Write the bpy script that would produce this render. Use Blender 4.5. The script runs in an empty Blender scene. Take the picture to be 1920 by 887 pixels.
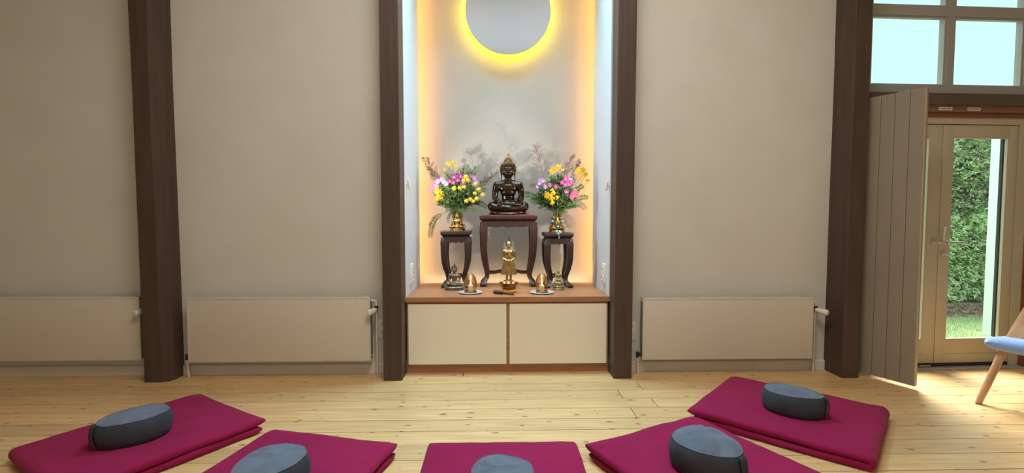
import bpy, bmesh, math, random
from mathutils import Vector, Matrix, noise
random.seed(7)
R = math.radians
PI = math.pi
scn = bpy.context.scene
col = scn.collection

# ------------------------------------------------------------------ camera
cd = bpy.data.cameras.new('camera')
cd.sensor_width = 36.0
cd.lens = 920.0 / 1920.0 * 36.0
cd.clip_start = 0.02
cam = bpy.data.objects.new('camera', cd)
cam.location = (0, 0, 1.28)
cam.rotation_euler = (R(90 - 2.86), 0, R(-1.5))
col.objects.link(cam)
scn.camera = cam

# ------------------------------------------------------------------ world, exposure
vs = scn.view_settings
vs.view_transform = 'Standard'
vs.look = 'None'
vs.gamma = 1.0
vs.use_curve_mapping = False
vs.exposure = 0.07
scn.cycles.max_bounces = 8
scn.cycles.sample_clamp_indirect = 4.0
w = bpy.data.worlds.new('overcast_sky')
scn.world = w
w.use_nodes = True
bg = w.node_tree.nodes['Background']
bg.inputs['Color'].default_value = (0.60, 0.95, 0.98, 1)
bg.inputs['Strength'].default_value = 1.25

# ------------------------------------------------------------------ large lights
def light(name, kind, loc, energy, color=(1, 1, 1), rot=(0, 0, 0), **kw):
    l = bpy.data.lights.new(name, kind)
    l.energy = energy
    l.color = color
    for k, v in kw.items():
        setattr(l, k, v)
    o = bpy.data.objects.new(name, l)
    o.location = loc
    o.rotation_euler = rot
    col.objects.link(o)
    return o

def aim(o, target):
    d = Vector(target) - o.location
    o.rotation_euler = d.to_track_quat('-Z', 'Y').to_euler()

# diffuse sky brightness that falls in through the glazed door
sun = light('hazy_sun', 'SUN', (6, 9, 8), 15.0, (1.0, 0.97, 0.86), angle=R(35))
aim(sun, Vector((6, 9, 8)) + Vector((-0.10, -0.60, -0.79)))
# skylight in the hall's ceiling
light('skylight', 'AREA', (0.2, 1.5, 4.22), 100, (1.0, 0.985, 0.93), shape='RECTANGLE', size=1.8, size_y=1.8)
# added fill light behind the camera; the rear wall has no windows
rl = light('rear_windows', 'AREA', (0.9, -2.9, 1.9), 26, (1.0, 0.95, 0.87), shape='RECTANGLE', size=3.2, size_y=2.0)
aim(rl, (0.6, 4, 1.2))
# skylight over the niche
nsl = light('niche_skylight', 'AREA', (0.07, 4.02, 3.92), 50, (0.36, 0.74, 1.0), shape='RECTANGLE', size=1.35, size_y=0.3, spread=R(105))
aim(nsl, (0.07, 2.75, 0))

# ------------------------------------------------------------------ materials
def lin(h):
    h = h.lstrip('#')
    out = []
    for i in (0, 2, 4):
        c = int(h[i:i + 2], 16) / 255
        out.append(c / 12.92 if c <= 0.04045 else ((c + 0.055) / 1.055) ** 2.4)
    return tuple(out) + (1,)

def mat(name, hexc, rough=0.6, metal=0.0, hex2=None, scale=8.0, stretch=(1, 1, 1), bump=0.0, bscale=None,
        spec=0.5, detail=4.0, lo=0.35, hi=0.65, sheen=0.0, trans=0.0, coat=0.0, rand=0.0):
    m = bpy.data.materials.new(name)
    m.use_nodes = True
    nt = m.node_tree
    N = nt.nodes
    L = nt.links
    b = N['Principled BSDF']
    b.inputs['Base Color'].default_value = lin(hexc)
    b.inputs['Roughness'].default_value = rough
    b.inputs['Metallic'].default_value = metal
    b.inputs['Specular IOR Level'].default_value = spec
    b.inputs['Sheen Weight'].default_value = sheen
    b.inputs['Coat Weight'].default_value = coat
    b.inputs['Transmission Weight'].default_value = trans
    if hex2 or bump or rand:
        tc = N.new('ShaderNodeTexCoord')
        mp = N.new('ShaderNodeMapping')
        mp.inputs['Scale'].default_value = stretch
        L.new(tc.outputs['Object'], mp.inputs['Vector'])
        vec = mp.outputs['Vector']
        if rand:
            oi = N.new('ShaderNodeObjectInfo')
            mu = N.new('ShaderNodeMath'); mu.operation = 'MULTIPLY'; mu.inputs[1].default_value = 47.0
            L.new(oi.outputs['Random'], mu.inputs[0])
            va = N.new('ShaderNodeVectorMath'); va.operation = 'ADD'
            L.new(mp.outputs['Vector'], va.inputs[0]); L.new(mu.outputs[0], va.inputs[1])
            vec = va.outputs[0]
        nz = N.new('ShaderNodeTexNoise')
        nz.inputs['Scale'].default_value = scale
        nz.inputs['Detail'].default_value = detail
        L.new(vec, nz.inputs['Vector'])
        if hex2:
            cr = N.new('ShaderNodeValToRGB')
            cr.color_ramp.elements[0].position = lo
            cr.color_ramp.elements[1].position = hi
            cr.color_ramp.elements[0].color = lin(hexc)
            cr.color_ramp.elements[1].color = lin(hex2)
            L.new(nz.outputs['Fac'], cr.inputs['Fac'])
            L.new(cr.outputs['Color'], b.inputs['Base Color'])
        if bump:
            src = nz
            if bscale:
                src = N.new('ShaderNodeTexNoise')
                src.inputs['Scale'].default_value = bscale
                src.inputs['Detail'].default_value = 3
                L.new(vec, src.inputs['Vector'])
            bp = N.new('ShaderNodeBump')
            bp.inputs['Strength'].default_value = bump
            bp.inputs['Distance'].default_value = 0.01
            L.new(src.outputs['Fac'], bp.inputs['Height'])
            L.new(bp.outputs['Normal'], b.inputs['Normal'])
    return m

def emit(name, hexc, strength):
    m = bpy.data.materials.new(name)
    m.use_nodes = True
    b = m.node_tree.nodes['Principled BSDF']
    b.inputs['Base Color'].default_value = (0, 0, 0, 1)
    b.inputs['Emission Color'].default_value = lin(hexc) if isinstance(hexc, str) else hexc
    b.inputs['Emission Strength'].default_value = strength
    return m

def glass_mat(name, tint, gloss=0.06, rough=0.02):
    m = bpy.data.materials.new(name)
    m.use_nodes = True
    nt = m.node_tree
    nt.nodes.clear()
    o = nt.nodes.new('ShaderNodeOutputMaterial')
    t = nt.nodes.new('ShaderNodeBsdfTransparent')
    t.inputs['Color'].default_value = tint
    g = nt.nodes.new('ShaderNodeBsdfGlossy')
    g.inputs['Roughness'].default_value = rough
    x = nt.nodes.new('ShaderNodeMixShader')
    x.inputs['Fac'].default_value = gloss
    nt.links.new(t.outputs[0], x.inputs[1])
    nt.links.new(g.outputs[0], x.inputs[2])
    nt.links.new(x.outputs[0], o.inputs['Surface'])
    return m

def plank_mat():
    m = bpy.data.materials.new('pine_boards')
    m.use_nodes = True
    N = m.node_tree.nodes
    L = m.node_tree.links
    b = N['Principled BSDF']
    b.inputs['Roughness'].default_value = 0.40
    b.inputs['Specular IOR Level'].default_value = 0.5
    b.inputs['Coat Weight'].default_value = 1.0
    b.inputs['Coat Roughness'].default_value = 0.42
    tc = N.new('ShaderNodeTexCoord')
    oi = N.new('ShaderNodeObjectInfo')
    mu = N.new('ShaderNodeMath'); mu.operation = 'MULTIPLY'; mu.inputs[1].default_value = 91.0
    L.new(oi.outputs['Random'], mu.inputs[0])
    va = N.new('ShaderNodeVectorMath'); va.operation = 'ADD'
    L.new(tc.outputs['Object'], va.inputs[0]); L.new(mu.outputs[0], va.inputs[1])
    # grain
    mp = N.new('ShaderNodeMapping'); mp.inputs['Scale'].default_value = (1.3, 26, 1)
    L.new(va.outputs[0], mp.inputs['Vector'])
    nz = N.new('ShaderNodeTexNoise'); nz.inputs['Scale'].default_value = 2.2; nz.inputs['Detail'].default_value = 6
    nz.inputs['Distortion'].default_value = 0.6
    L.new(mp.outputs[0], nz.inputs['Vector'])
    cr = N.new('ShaderNodeValToRGB')
    cr.color_ramp.elements[0].position = 0.30; cr.color_ramp.elements[0].color = lin('#CE9F64')
    cr.color_ramp.elements[1].position = 0.72; cr.color_ramp.elements[1].color = lin('#EDC88E')
    L.new(nz.outputs['Fac'], cr.inputs['Fac'])
    # board to board tone
    hs = N.new('ShaderNodeHueSaturation')
    mr = N.new('ShaderNodeMapRange'); mr.inputs['To Min'].default_value = 0.86; mr.inputs['To Max'].default_value = 1.08
    L.new(oi.outputs['Random'], mr.inputs['Value']); L.new(mr.outputs[0], hs.inputs['Value'])
    L.new(cr.outputs['Color'], hs.inputs['Color'])
    # knots
    mk = N.new('ShaderNodeMapping'); mk.inputs['Scale'].default_value = (6.6, 13.0, 1)
    L.new(va.outputs[0], mk.inputs['Vector'])
    nd = N.new('ShaderNodeTexNoise'); nd.inputs['Scale'].default_value = 9; nd.inputs['Detail'].default_value = 3
    L.new(mk.outputs[0], nd.inputs['Vector'])
    mx = N.new('ShaderNodeMix'); mx.data_type = 'VECTOR'; mx.inputs['Factor'].default_value = 0.12
    L.new(mk.outputs[0], mx.inputs[4]); L.new(nd.outputs['Color'], mx.inputs[5])
    vo = N.new('ShaderNodeTexVoronoi'); vo.voronoi_dimensions = '2D'; vo.inputs['Scale'].default_value = 1.0
    L.new(mx.outputs[1], vo.inputs['Vector'])
    sp = N.new('ShaderNodeSeparateColor')
    L.new(vo.outputs['Color'], sp.inputs['Color'])
    rad = N.new('ShaderNodeMapRange'); rad.inputs['From Min'].default_value = 0.42; rad.inputs['From Max'].default_value = 1.0
    rad.inputs['To Min'].default_value = 0.0; rad.inputs['To Max'].default_value = 0.14
    L.new(sp.outputs['Red'], rad.inputs['Value'])
    mxr = N.new('ShaderNodeMath'); mxr.operation = 'MAXIMUM'; mxr.inputs[1].default_value = 0.0005
    L.new(rad.outputs[0], mxr.inputs[0])
    dv = N.new('ShaderNodeMath'); dv.operation = 'DIVIDE'
    L.new(vo.outputs['Distance'], dv.inputs[0]); L.new(mxr.outputs[0], dv.inputs[1])
    kr = N.new('ShaderNodeMapRange'); kr.inputs['From Min'].default_value = 0.35; kr.inputs['From Max'].default_value = 1.35
    kr.inputs['To Min'].default_value = 0.85; kr.inputs['To Max'].default_value = 0.0
    L.new(dv.outputs[0], kr.inputs['Value'])
    mc = N.new('ShaderNodeMix'); mc.data_type = 'RGBA'
    L.new(kr.outputs[0], mc.inputs['Factor'])
    L.new(hs.outputs['Color'], mc.inputs[6])
    mc.inputs[7].default_value = lin('#7A4020')
    L.new(mc.outputs[2], b.inputs['Base Color'])
    bp = N.new('ShaderNodeBump'); bp.inputs['Strength'].default_value = 0.08; bp.inputs['Distance'].default_value = 0.004
    L.new(nz.outputs['Fac'], bp.inputs['Height'])
    L.new(bp.outputs[0], b.inputs['Normal'])
    return m

def wood_mat(name, c1, c2, rough=0.45, axis=0, scale=3.0, stretch=14, bump=0.05, coat=0.0):
    st = [stretch, stretch, stretch]
    st[axis] = 1
    return mat(name, c1, rough, 0, c2, scale, tuple(st), bump, detail=6, lo=0.3, hi=0.7, coat=coat, rand=1)

M_ = {}
M_['plaster'] = mat('plaster_wall', '#D0CCC1', 0.9, 0, '#D4D0C6', 3, bump=0.05, bscale=260)
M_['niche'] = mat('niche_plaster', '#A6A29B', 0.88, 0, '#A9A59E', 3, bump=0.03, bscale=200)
M_['nicheside'] = mat('niche_side_paint', '#D0D3D7', 0.85)
M_['pine'] = plank_mat()
M_['subfloor'] = mat('subfloor', '#7A5430', 0.9)
M_['post'] = mat('dark_brown_paint', '#48372F', 0.5, 0, '#524037', 2.2, (9, 9, 0.7), 0.25, spec=0.4, rand=1)
M_['rad'] = mat('radiator_enamel', '#D2C8B6', 0.42)
M_['radin'] = mat('radiator_grey', '#8E887C', 0.6)
M_['white'] = mat('white_plastic', '#E6E0D4', 0.35)
M_['whitepaint'] = mat('white_paint', '#DAD2C4', 0.6)
M_['black'] = mat('black_plastic', '#1E1C1B', 0.45)
M_['chrome'] = mat('brushed_steel', '#D6D0C8', 0.38, 1.0)
M_['altarwood'] = wood_mat('cherry_veneer', '#98633F', '#B27E58', 0.42, 0, 2.4, 11, 0.03)
M_['altardoor'] = mat('white_lacquer', '#EEE6D2', 0.3)
M_['rosewood'] = wood_mat('rosewood', '#2B1511', '#3E1F19', 0.36, 2, 4, 10, 0.03, 0.1)
M_['blackwood'] = wood_mat('blackwood', '#221615', '#2E1E1B', 0.36, 2, 4, 10, 0.03, 0.1)
M_['bronze'] = mat('dark_bronze', '#342C27', 0.27, 0.9, '#564637', 9, bump=0.06, bscale=60, lo=0.42, hi=0.75)
M_['bronzehair'] = mat('gilded_bronze_hair', '#7E6238', 0.42, 0.85, '#5A4630', 60, bump=0.7, bscale=190)
M_['gold'] = mat('gilded_metal', '#D9A548', 0.25, 1.0)
M_['brass'] = mat('polished_brass', '#C0A468', 0.26, 0.95, '#957A46', 40, bump=0.15, bscale=120)
M_['goldfig'] = mat('gilt_brass', '#BBA070', 0.36, 0.9, '#96794C', 25, bump=0.08, bscale=90)
M_['antique'] = mat('antique_bronze', '#8F7F68', 0.45, 0.6, '#5E5142', 30, bump=0.2, bscale=120)
M_['greenbrass'] = mat('greenish_brass', '#A8A27C', 0.38, 0.75, '#7C7A58', 40, bump=0.2, bscale=150)
M_['greyhair'] = mat('blackened_hair', '#5A544C', 0.5, 0.6, '#403B35', 60, bump=0.5, bscale=260)
M_['bowl'] = mat('bowl_bronze', '#A3805C', 0.28, 0.95, '#8A6746', 8)
M_['ceramic'] = mat('pale_ceramic', '#C9CCCB', 0.3, 0, '#B3B8BA', 14)
M_['wax'] = mat('ivory_wax', '#F3E6C4', 0.5)
M_['wax'].node_tree.nodes['Principled BSDF'].inputs['Subsurface Weight'].default_value = 0.3
M_['flame'] = emit('candle_flame', '#FFE3A0', 14)
M_['amber'] = glass_mat('smoked_amber_glass', (0.86, 0.74, 0.58, 1), 0.10, 0.2)
M_['amberrib'] = mat('amber_ribs', '#8A6238', 0.35, 0.4)
M_['saffron'] = mat('saffron_cloth', '#EDB62A', 0.6, 0, '#D89A1C', 60, bump=0.4, bscale=120)
M_['redcloth'] = mat('red_cloth', '#8E2422', 0.75, 0, '#7A1C1E', 30)
M_['mallet'] = mat('dark_leather_wood', '#4A2219', 0.45, 0, '#381710', 20)
M_['magenta'] = mat('raspberry_cotton', '#881442', 0.85, 0, '#911846', 4, bump=0.12, bscale=420, spec=0.12, sheen=0.05)
M_['denimband'] = mat('slate_canvas_band', '#3D3F45', 0.95, 0, '#45474D', 7, bump=0.12, bscale=900, spec=0.1, sheen=0.05)  # same canvas as the tops, darkened for the shade on the sides
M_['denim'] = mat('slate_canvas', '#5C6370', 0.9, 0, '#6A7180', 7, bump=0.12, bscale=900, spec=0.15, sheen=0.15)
M_['strap'] = mat('dark_canvas_strap', '#3B3A3C', 0.9, bump=0.2, bscale=300)
M_['taupe'] = mat('taupe_paint', '#8D8271', 0.55, 0, '#938876', 2)
M_['doorpaint'] = mat('door_paint', '#B5A98E', 0.5, 0, '#B9AD93', 2)  # taupe lightened for light bounced off the floor onto the door
M_['windowpaint'] = mat('window_paint', '#A39E97', 0.5)
M_['alu'] = mat('dull_aluminium', '#A9ABB0', 0.45, 0.2)
M_['taupeedge'] = mat('bare_edge_wood', '#B79E7E', 0.6)
M_['darkbeam'] = mat('brown_beam_paint', '#54453E', 0.6, 0, '#5E4D45', 2, (1, 9, 9))
M_['redwood'] = wood_mat('redwood_trim', '#7A5442', '#8A6350', 0.5, 0, 3, 9)
M_['redwood2'] = wood_mat('redwood_shadow_trim', '#6E3C24', '#824A2E', 0.5, 0, 3, 9)  # darker, redder wood for the lower and side trims
M_['glass'] = glass_mat('window_glass', (0.95, 0.985, 0.98, 1), 0.04)
M_['rubber'] = mat('dark_seal', '#23232A', 0.6)
M_['sticker'] = mat('paper_sticker', '#D8D4CA', 0.7)
M_['ink'] = mat('grey_ink', '#77736C', 0.7)
M_['beech'] = wood_mat('beech_wood', '#B98A64', '#CFA27C', 0.45, 2, 3, 10)
M_['blue'] = mat('sky_blue_wool', '#84A6E0', 0.9, 0, '#7B9EDA', 60, bump=0.3, bscale=300, sheen=0.3)
M_['leaf'] = mat('leaf_green', '#3E5A2A', 0.6, 0, '#5A7A36', 14)
M_['leafdark'] = mat('dark_leaf_green', '#29401F', 0.6, 0, '#3E5A2C', 14)
M_['leafgrey'] = mat('grey_green_leaf', '#56684A', 0.6, 0, '#6D7F5A', 14)
M_['reed'] = mat('dry_reed', '#7A6458', 0.8, 0, '#8F786A', 20)
M_['yellow'] = mat('yellow_petal', '#D9AE10', 0.6, 0, '#E6C422', 30)
M_['yellow2'] = mat('golden_petal', '#DFB726', 0.6, 0, '#EBCB3E', 30)
M_['fuchsia'] = mat('fuchsia_petal', '#86185A', 0.6, 0, '#A02C74', 20)
M_['lilac'] = mat('lilac_petal', '#9C6498', 0.6, 0, '#B886B2', 20)
M_['coral'] = mat('coral_petal', '#B23E62', 0.6, 0, '#C85678', 20)
M_['dusty'] = mat('dusty_pink_petal', '#A8557E', 0.6, 0, '#B96C92', 20)
M_['eye'] = mat('pale_flower_eye', '#EBD9A0', 0.7)
M_['turq'] = mat('turquoise_stone', '#4AA6CF', 0.3)
M_['brownbead'] = mat('brown_seed_bead', '#5A3024', 0.4)
M_['led'] = emit('warm_led_strip', (1.0, 0.43, 0.08, 1), 44)
M_['ledring'] = emit('yellow_led_ring', (1.0, 0.72, 0.04, 1), 40)
M_['disc'] = mat('disc_paint', '#C6CACC', 0.8)
M_['render'] = mat('white_render', '#E9EFF8', 0.9)
M_['grass'] = mat('grass_green', '#B2C08E', 0.9, 0, '#93AA70', 30)
M_['mulch'] = mat('bark_mulch', '#BCA290', 0.95, 0, '#8A7260', 40, bump=0.8, bscale=60)
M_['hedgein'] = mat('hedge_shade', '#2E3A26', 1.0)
M_['hleaf'] = mat('hedge_leaf', '#B2CE88', 0.6, 0, '#DCEEBC', 4)  # pale leaves, sunlit highlights put into the colour
M_['hleaf2'] = mat('hedge_leaf_deep', '#55743F', 0.6, 0, '#86A66C', 4)  # darker leaves, shadow between the foliage put into the colour
M_['twig'] = mat('dead_twig', '#B09C88', 0.9)

# ------------------------------------------------------------------ mesh builder
class MB:
    def __init__(s):
        s.v = []
        s.f = []
        s.x = None
    def add(s, vs_, fs):
        o = len(s.v)
        s.v += [tuple(p) for p in vs_]
        s.f += [tuple(i + o for i in f) for f in fs]
        return s
    def box(s, x0, x1, y0, y1, z0, z1, b=0.0):
        if b <= 0:
            vs_ = [(x, y, z) for z in (z0, z1) for y in (y0, y1) for x in (x0, x1)]
            return s.add(vs_, [(0, 2, 3, 1), (4, 5, 7, 6), (0, 1, 5, 4), (2, 6, 7, 3), (0, 4, 6, 2), (1, 3, 7, 5)])
        bm = bmesh.new()
        bmesh.ops.create_cube(bm, size=1)
        for v in bm.verts:
            v.co = Vector((x0 + (v.co.x + .5) * (x1 - x0), y0 + (v.co.y + .5) * (y1 - y0), z0 + (v.co.z + .5) * (z1 - z0)))
        bmesh.ops.bevel(bm, geom=bm.edges[:], offset=b, segments=2, affect='EDGES', profile=0.6)
        bm.verts.index_update()
        s.add([v.co for v in bm.verts], [[v.index for v in f.verts] for f in bm.faces])
        bm.free()
        return s
    def loft(s, rings, cap=True):
        n = len(rings[0])
        vs_ = [p for r in rings for p in r]
        fs = []
        for i in range(len(rings) - 1):
            for j in range(n):
                k = (j + 1) % n
                fs.append((i * n + j, i * n + k, (i + 1) * n + k, (i + 1) * n + j))
        if cap:
            fs.append(tuple(range(n - 1, -1, -1)))
            m = (len(rings) - 1) * n
            fs.append(tuple(m + j for j in range(n)))
        return s.add(vs_, fs)
    def lathe(s, prof, c=(0, 0, 0), n=32, sx=1, sy=1, cap=True, rot=0.0):
        rings = [[(c[0] + r * sx * math.cos(rot + 2 * PI * j / n), c[1] + r * sy * math.sin(rot + 2 * PI * j / n), c[2] + z) for j in range(n)] for r, z in prof]
        return s.loft(rings, cap)
    def tube(s, pts, rad, n=8, cap=True):
        pts = [Vector(p) for p in pts]
        if not isinstance(rad, (list, tuple)):
            rad = [rad] * len(pts)
        rings = []
        prev = None
        for i, p in enumerate(pts):
            d = (pts[min(i + 1, len(pts) - 1)] - pts[max(i - 1, 0)])
            d = d.normalized() if d.length > 1e-9 else Vector((0, 0, 1))
            if prev is None:
                a = Vector((0, 0, 1)) if abs(d.z) < .9 else Vector((1, 0, 0))
                u = d.cross(a).normalized()
            else:
                u = (prev - d * prev.dot(d))
                u = u.normalized() if u.length > 1e-6 else d.orthogonal().normalized()
            prev = u
            v = d.cross(u)
            rings.append([p + (u * math.cos(2 * PI * j / n) + v * math.sin(2 * PI * j / n)) * rad[i] for j in range(n)])
        return s.loft(rings, cap)
    def ell(s, c, r, n=16, m=10, rot=None):
        rings = []
        for i in range(1, m):
            t = PI * i / m
            ring = []
            for j in range(n):
                p = Vector((r[0] * math.sin(t) * math.cos(2 * PI * j / n), r[1] * math.sin(t) * math.sin(2 * PI * j / n), -r[2] * math.cos(t)))
                if rot: p = rot @ p
                ring.append(p + Vector(c))
            rings.append(ring)
        a = Vector((0, 0, -r[2])); b = Vector((0, 0, r[2]))
        if rot: a = rot @ a; b = rot @ b
        vs_ = [p for q in rings for p in q] + [a + Vector(c), b + Vector(c)]
        fs = []
        for i in range(len(rings) - 1):
            for j in range(n):
                k = (j + 1) % n
                fs.append((i * n + j, i * n + k, (i + 1) * n + k, (i + 1) * n + j))
        A = len(vs_) - 2; B = A + 1; m0 = (len(rings) - 1) * n
        for j in range(n):
            k = (j + 1) % n
            fs.append((A, k, j)); fs.append((B, m0 + j, m0 + k))
        return s.add(vs_, fs)
    def capsule(s, p1, r1, p2, r2, n=12):
        p1 = Vector(p1); p2 = Vector(p2); d = p2 - p1
        L = max(d.length, 1e-6); d = d / L
        pts = []; rad = []
        for k in range(5, 0, -1):
            a = PI / 2 * k / 5.2
            pts.append(p1 - d * r1 * math.sin(a)); rad.append(r1 * math.cos(a))
        pts.append(p1); rad.append(r1); pts.append(p2); rad.append(r2)
        for k in range(1, 6):
            a = PI / 2 * k / 5.2
            pts.append(p2 + d * r2 * math.sin(a)); rad.append(r2 * math.cos(a))
        return s.tube(pts, rad, n)
    def prism(s, poly, y0, y1):
        n = len(poly)
        vs_ = [(x, y0, z) for x, z in poly] + [(x, y1, z) for x, z in poly]
        fs = [tuple(range(n)), tuple(range(2 * n - 1, n - 1, -1))]
        for j in range(n):
            k = (j + 1) % n
            fs.append((k, j, n + j, n + k))
        return s.add(vs_, fs)
    def mesh(s, name, m, smooth=None):
        me = bpy.data.meshes.new(name)
        vv = s.v if s.x is None else [tuple(s.x @ Vector(p)) for p in s.v]
        me.from_pydata(vv, [], s.f)
        bm = bmesh.new(); bm.from_mesh(me)
        bmesh.ops.recalc_face_normals(bm, faces=bm.faces[:])
        bm.to_mesh(me); bm.free()
        me.materials.append(m)
        if smooth is not None:
            me.polygons.foreach_set('use_smooth', [True] * len(me.polygons))
            if smooth < 180:
                me.set_sharp_from_angle(angle=R(smooth))
        me.update()
        return me
    def build(s, name, m, parent=None, smooth=None, loc=None, rotz=None):
        o = bpy.data.objects.new(name, s.mesh(name, m, smooth))
        col.objects.link(o)
        if parent is not None:
            o.parent = parent
        if loc is not None: o.location = loc
        if rotz is not None: o.rotation_euler = (0, 0, rotz)
        return o

def thing(name, label, cat, loc=(0, 0, 0), rotz=0.0, group=None, kind=None):
    o = bpy.data.objects.new(name, None)
    o.empty_display_size = 0.05
    col.objects.link(o)
    o.location = loc
    o.rotation_euler = (0, 0, rotz)
    return tag(o, label, cat, group, kind)

def tag(o, label=None, cat=None, group=None, kind=None):
    if label: o['label'] = label
    if cat: o['category'] = cat
    if group: o['group'] = group
    if kind: o['kind'] = kind
    return o

def inst(name, me, parent, loc=(0, 0, 0), rot=(0, 0, 0), sc=None):
    o = bpy.data.objects.new(name, me)
    col.objects.link(o)
    o.parent = parent
    o.location = loc
    o.rotation_euler = rot
    if sc is not None: o.scale = (sc, sc, sc) if not isinstance(sc, tuple) else sc
    return o

def copy_tree(o, parent=None):
    c = o.copy()
    col.objects.link(c)
    if parent is not None: c.parent = parent
    for ch in [k for k in bpy.data.objects if k.parent == o]:
        copy_tree(ch, c)
    return c

def sculpt(mb, voxel, m, smooth_it=4, name='body', dec=None):
    me = mb.mesh(name + '_raw', m)
    o = bpy.data.objects.new(name + '_raw', me)
    col.objects.link(o)
    md = o.modifiers.new('r', 'REMESH'); md.mode = 'VOXEL'; md.voxel_size = voxel
    sm = o.modifiers.new('s', 'SMOOTH'); sm.factor = 0.5; sm.iterations = smooth_it
    if dec:
        dc = o.modifiers.new('d', 'DECIMATE'); dc.ratio = dec
    dg = bpy.context.evaluated_depsgraph_get()
    dg.update()
    out = bpy.data.meshes.new_from_object(o.evaluated_get(dg))
    out.name = name
    bpy.data.objects.remove(o)
    bpy.data.meshes.remove(me)
    if not out.materials: out.materials.append(m)
    out.polygons.foreach_set('use_smooth', [True] * len(out.polygons))
    return out

# ================================================================== room shell
WY = 3.875                      # face of the back wall
NL, NR = -0.735, 0.872          # side faces of the niche
def struct(o): o['kind'] = 'structure'; return o

fl = struct(MB().box(-5.0, 5.6, -3.2, 4.2, -0.12, -0.03).build('floor', M_['subfloor']))
edges = [4.06, 3.932, 3.773, 3.614, 3.455, 3.290, 3.137, 2.975, 2.819, 2.647, 2.483]
while edges[-1] > -3.1: edges.append(edges[-1] - 0.162)
joints = {2: [-2.62, 2.704], 3: [-2.464, 1.036, 2.704], 4: [-2.69, 0.851, 4.3], 5: [-3.6, 1.045, 3.7], 6: [-1.9, 0.857, 4.1]}
rj = random.Random(3)
for i in range(len(edges) - 1):
    y1, y0 = edges[i], edges[i + 1]
    js = joints.get(i)
    if js is None:
        a = rj.uniform(-3.8, -2.2)
        js = [a, a + rj.uniform(3.4, 4.2)]
        if i > 8: js = [rj.choice((-3.2, -1.5, 2.4, 3.3)) + rj.uniform(-.3, .3)]
    xs = [-5.0] + sorted(js) + [5.6]
    for a, b in zip(xs[:-1], xs[1:]):
        cx = (a + b) / 2; cy = (y0 + y1) / 2
        g = 0.0025
        zt = rj.uniform(-0.0008, 0.0)
        o = MB().box(a - cx + g, b - cx - g, y0 - cy + g, y1 - cy - g, -0.03, zt, 0.0012).build('plank', M_['pine'], fl)
        o.location = (cx, cy, 0)

def wallbox(name, *b):
    return struct(MB().box(*b).build(name, M_['plaster']))
wb = struct(MB().box(-5.0, -0.755, WY, WY + 0.2, 0, 4.3).box(0.892, 2.74, WY, WY + 0.2, 0, 4.3).build('wall_back', M_['plaster']))
wallbox('wall_left', -5.2, -5.0, -3.2, 4.7, 0, 4.3)
wallbox('wall_right', 5.6, 5.8, -3.2, 4.4, 0, 4.3)
wallbox('wall_rear', -5.2, 5.8, -3.4, -3.2, 0, 4.3)
struct(MB().box(-5.2, 5.8, -3.4, 4.9, 4.3, 4.45).build('ceiling', M_['whitepaint']))
# niche lining
struct(MB().box(NL - 0.02, NL, WY - 0.02, 4.555, 0.6, 4.0).build('wall_niche_left', M_['nicheside']))
struct(MB().box(NR, NR + 0.02, WY - 0.02, 4.555, 0.6, 4.0).build('wall_niche_right', M_['nicheside']))
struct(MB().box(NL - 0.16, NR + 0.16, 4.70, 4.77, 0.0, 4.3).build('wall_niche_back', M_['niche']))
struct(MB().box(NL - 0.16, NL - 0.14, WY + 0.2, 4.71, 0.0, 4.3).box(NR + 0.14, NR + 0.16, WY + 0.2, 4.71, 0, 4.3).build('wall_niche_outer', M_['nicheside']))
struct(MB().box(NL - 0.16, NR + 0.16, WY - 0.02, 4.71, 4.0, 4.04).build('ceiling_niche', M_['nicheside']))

# skirting boards
def skirting(name, x0, x1):
    poly = [(0, 0), (0.016, 0), (0.016, 0.07), (0.010, 0.08), (0, 0.08)]
    m = MB()
    n = len(poly)
    m.add([(x0, WY - a, b) for a, b in poly] + [(x1, WY - a, b) for a, b in poly],
          [tuple(range(n)), tuple(range(2 * n - 1, n - 1, -1))] + [(j, (j + 1) % n, n + (j + 1) % n, n + j) for j in range(n)])
    return struct(m.build(name, M_['whitepaint']))
skirting('baseboard_far_left', -5.0, -2.66)
skirting('baseboard_left', -2.48, -0.87)
skirting('baseboard_right', 1.01, 2.64)

# timber posts
def post(x0, x1, y0, y1, label, chamf=0.006, lean=0.0, wob=0.003, seed=0):
    cx = (x0 + x1) / 2; cy = (y0 + y1) / 2
    hx = (x1 - x0) / 2; hy = (y1 - y0) / 2
    rings = []
    for k in range(29):
        z = 4.3 * k / 28
        dx = lean * z
        q = noise.noise_vector(Vector((seed * 9.1, z * 0.9, 0))) * wob
        def c(sx, sy, ch):
            return [(sx * hx + q.x * (1 if sx > 0 else -.7) + dx, sy * hy + q.y, ch)]
        ring = []
        cs = chamf if not isinstance(chamf, dict) else 0
        for sx, sy in ((-1, -1), (1, -1), (1, 1), (-1, 1)):
            cc = chamf.get((sx, sy), 0.006) if isinstance(chamf, dict) else chamf
            px = sx * hx + dx + q[0] * sx; py = sy * hy + q[1] * .5
            seq = [(0, 1), (0.3, 0.3), (1, 0)]
            pts = [(px - sx * cc * a, py - sy * cc * b, z) for a, b in seq]
            if sx * sy < 0: pts = pts[::-1]
            ring += pts
        rings.append(ring)
    o = MB().loft(rings).build('timber_post', M_['post'], loc=(cx, cy, 0))
    tag(o, label, 'post', kind='structure')
    return o
post(-2.668, -2.478, 3.70, WY + .02, 'dark brown timber post with a rounded edge between the two left radiators', {(1, -1): 0.06}, -0.006, 0.006, 1)
post(-0.878, -0.738, 3.69, WY - .002, 'dark brown timber post framing the altar niche on its left', 0.005, 0, 0.002, 2)
post(0.876, 1.016, 3.69, WY - .002, 'dark brown timber post framing the altar niche on its right', 0.005, 0.003, 0.002, 3)
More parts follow.
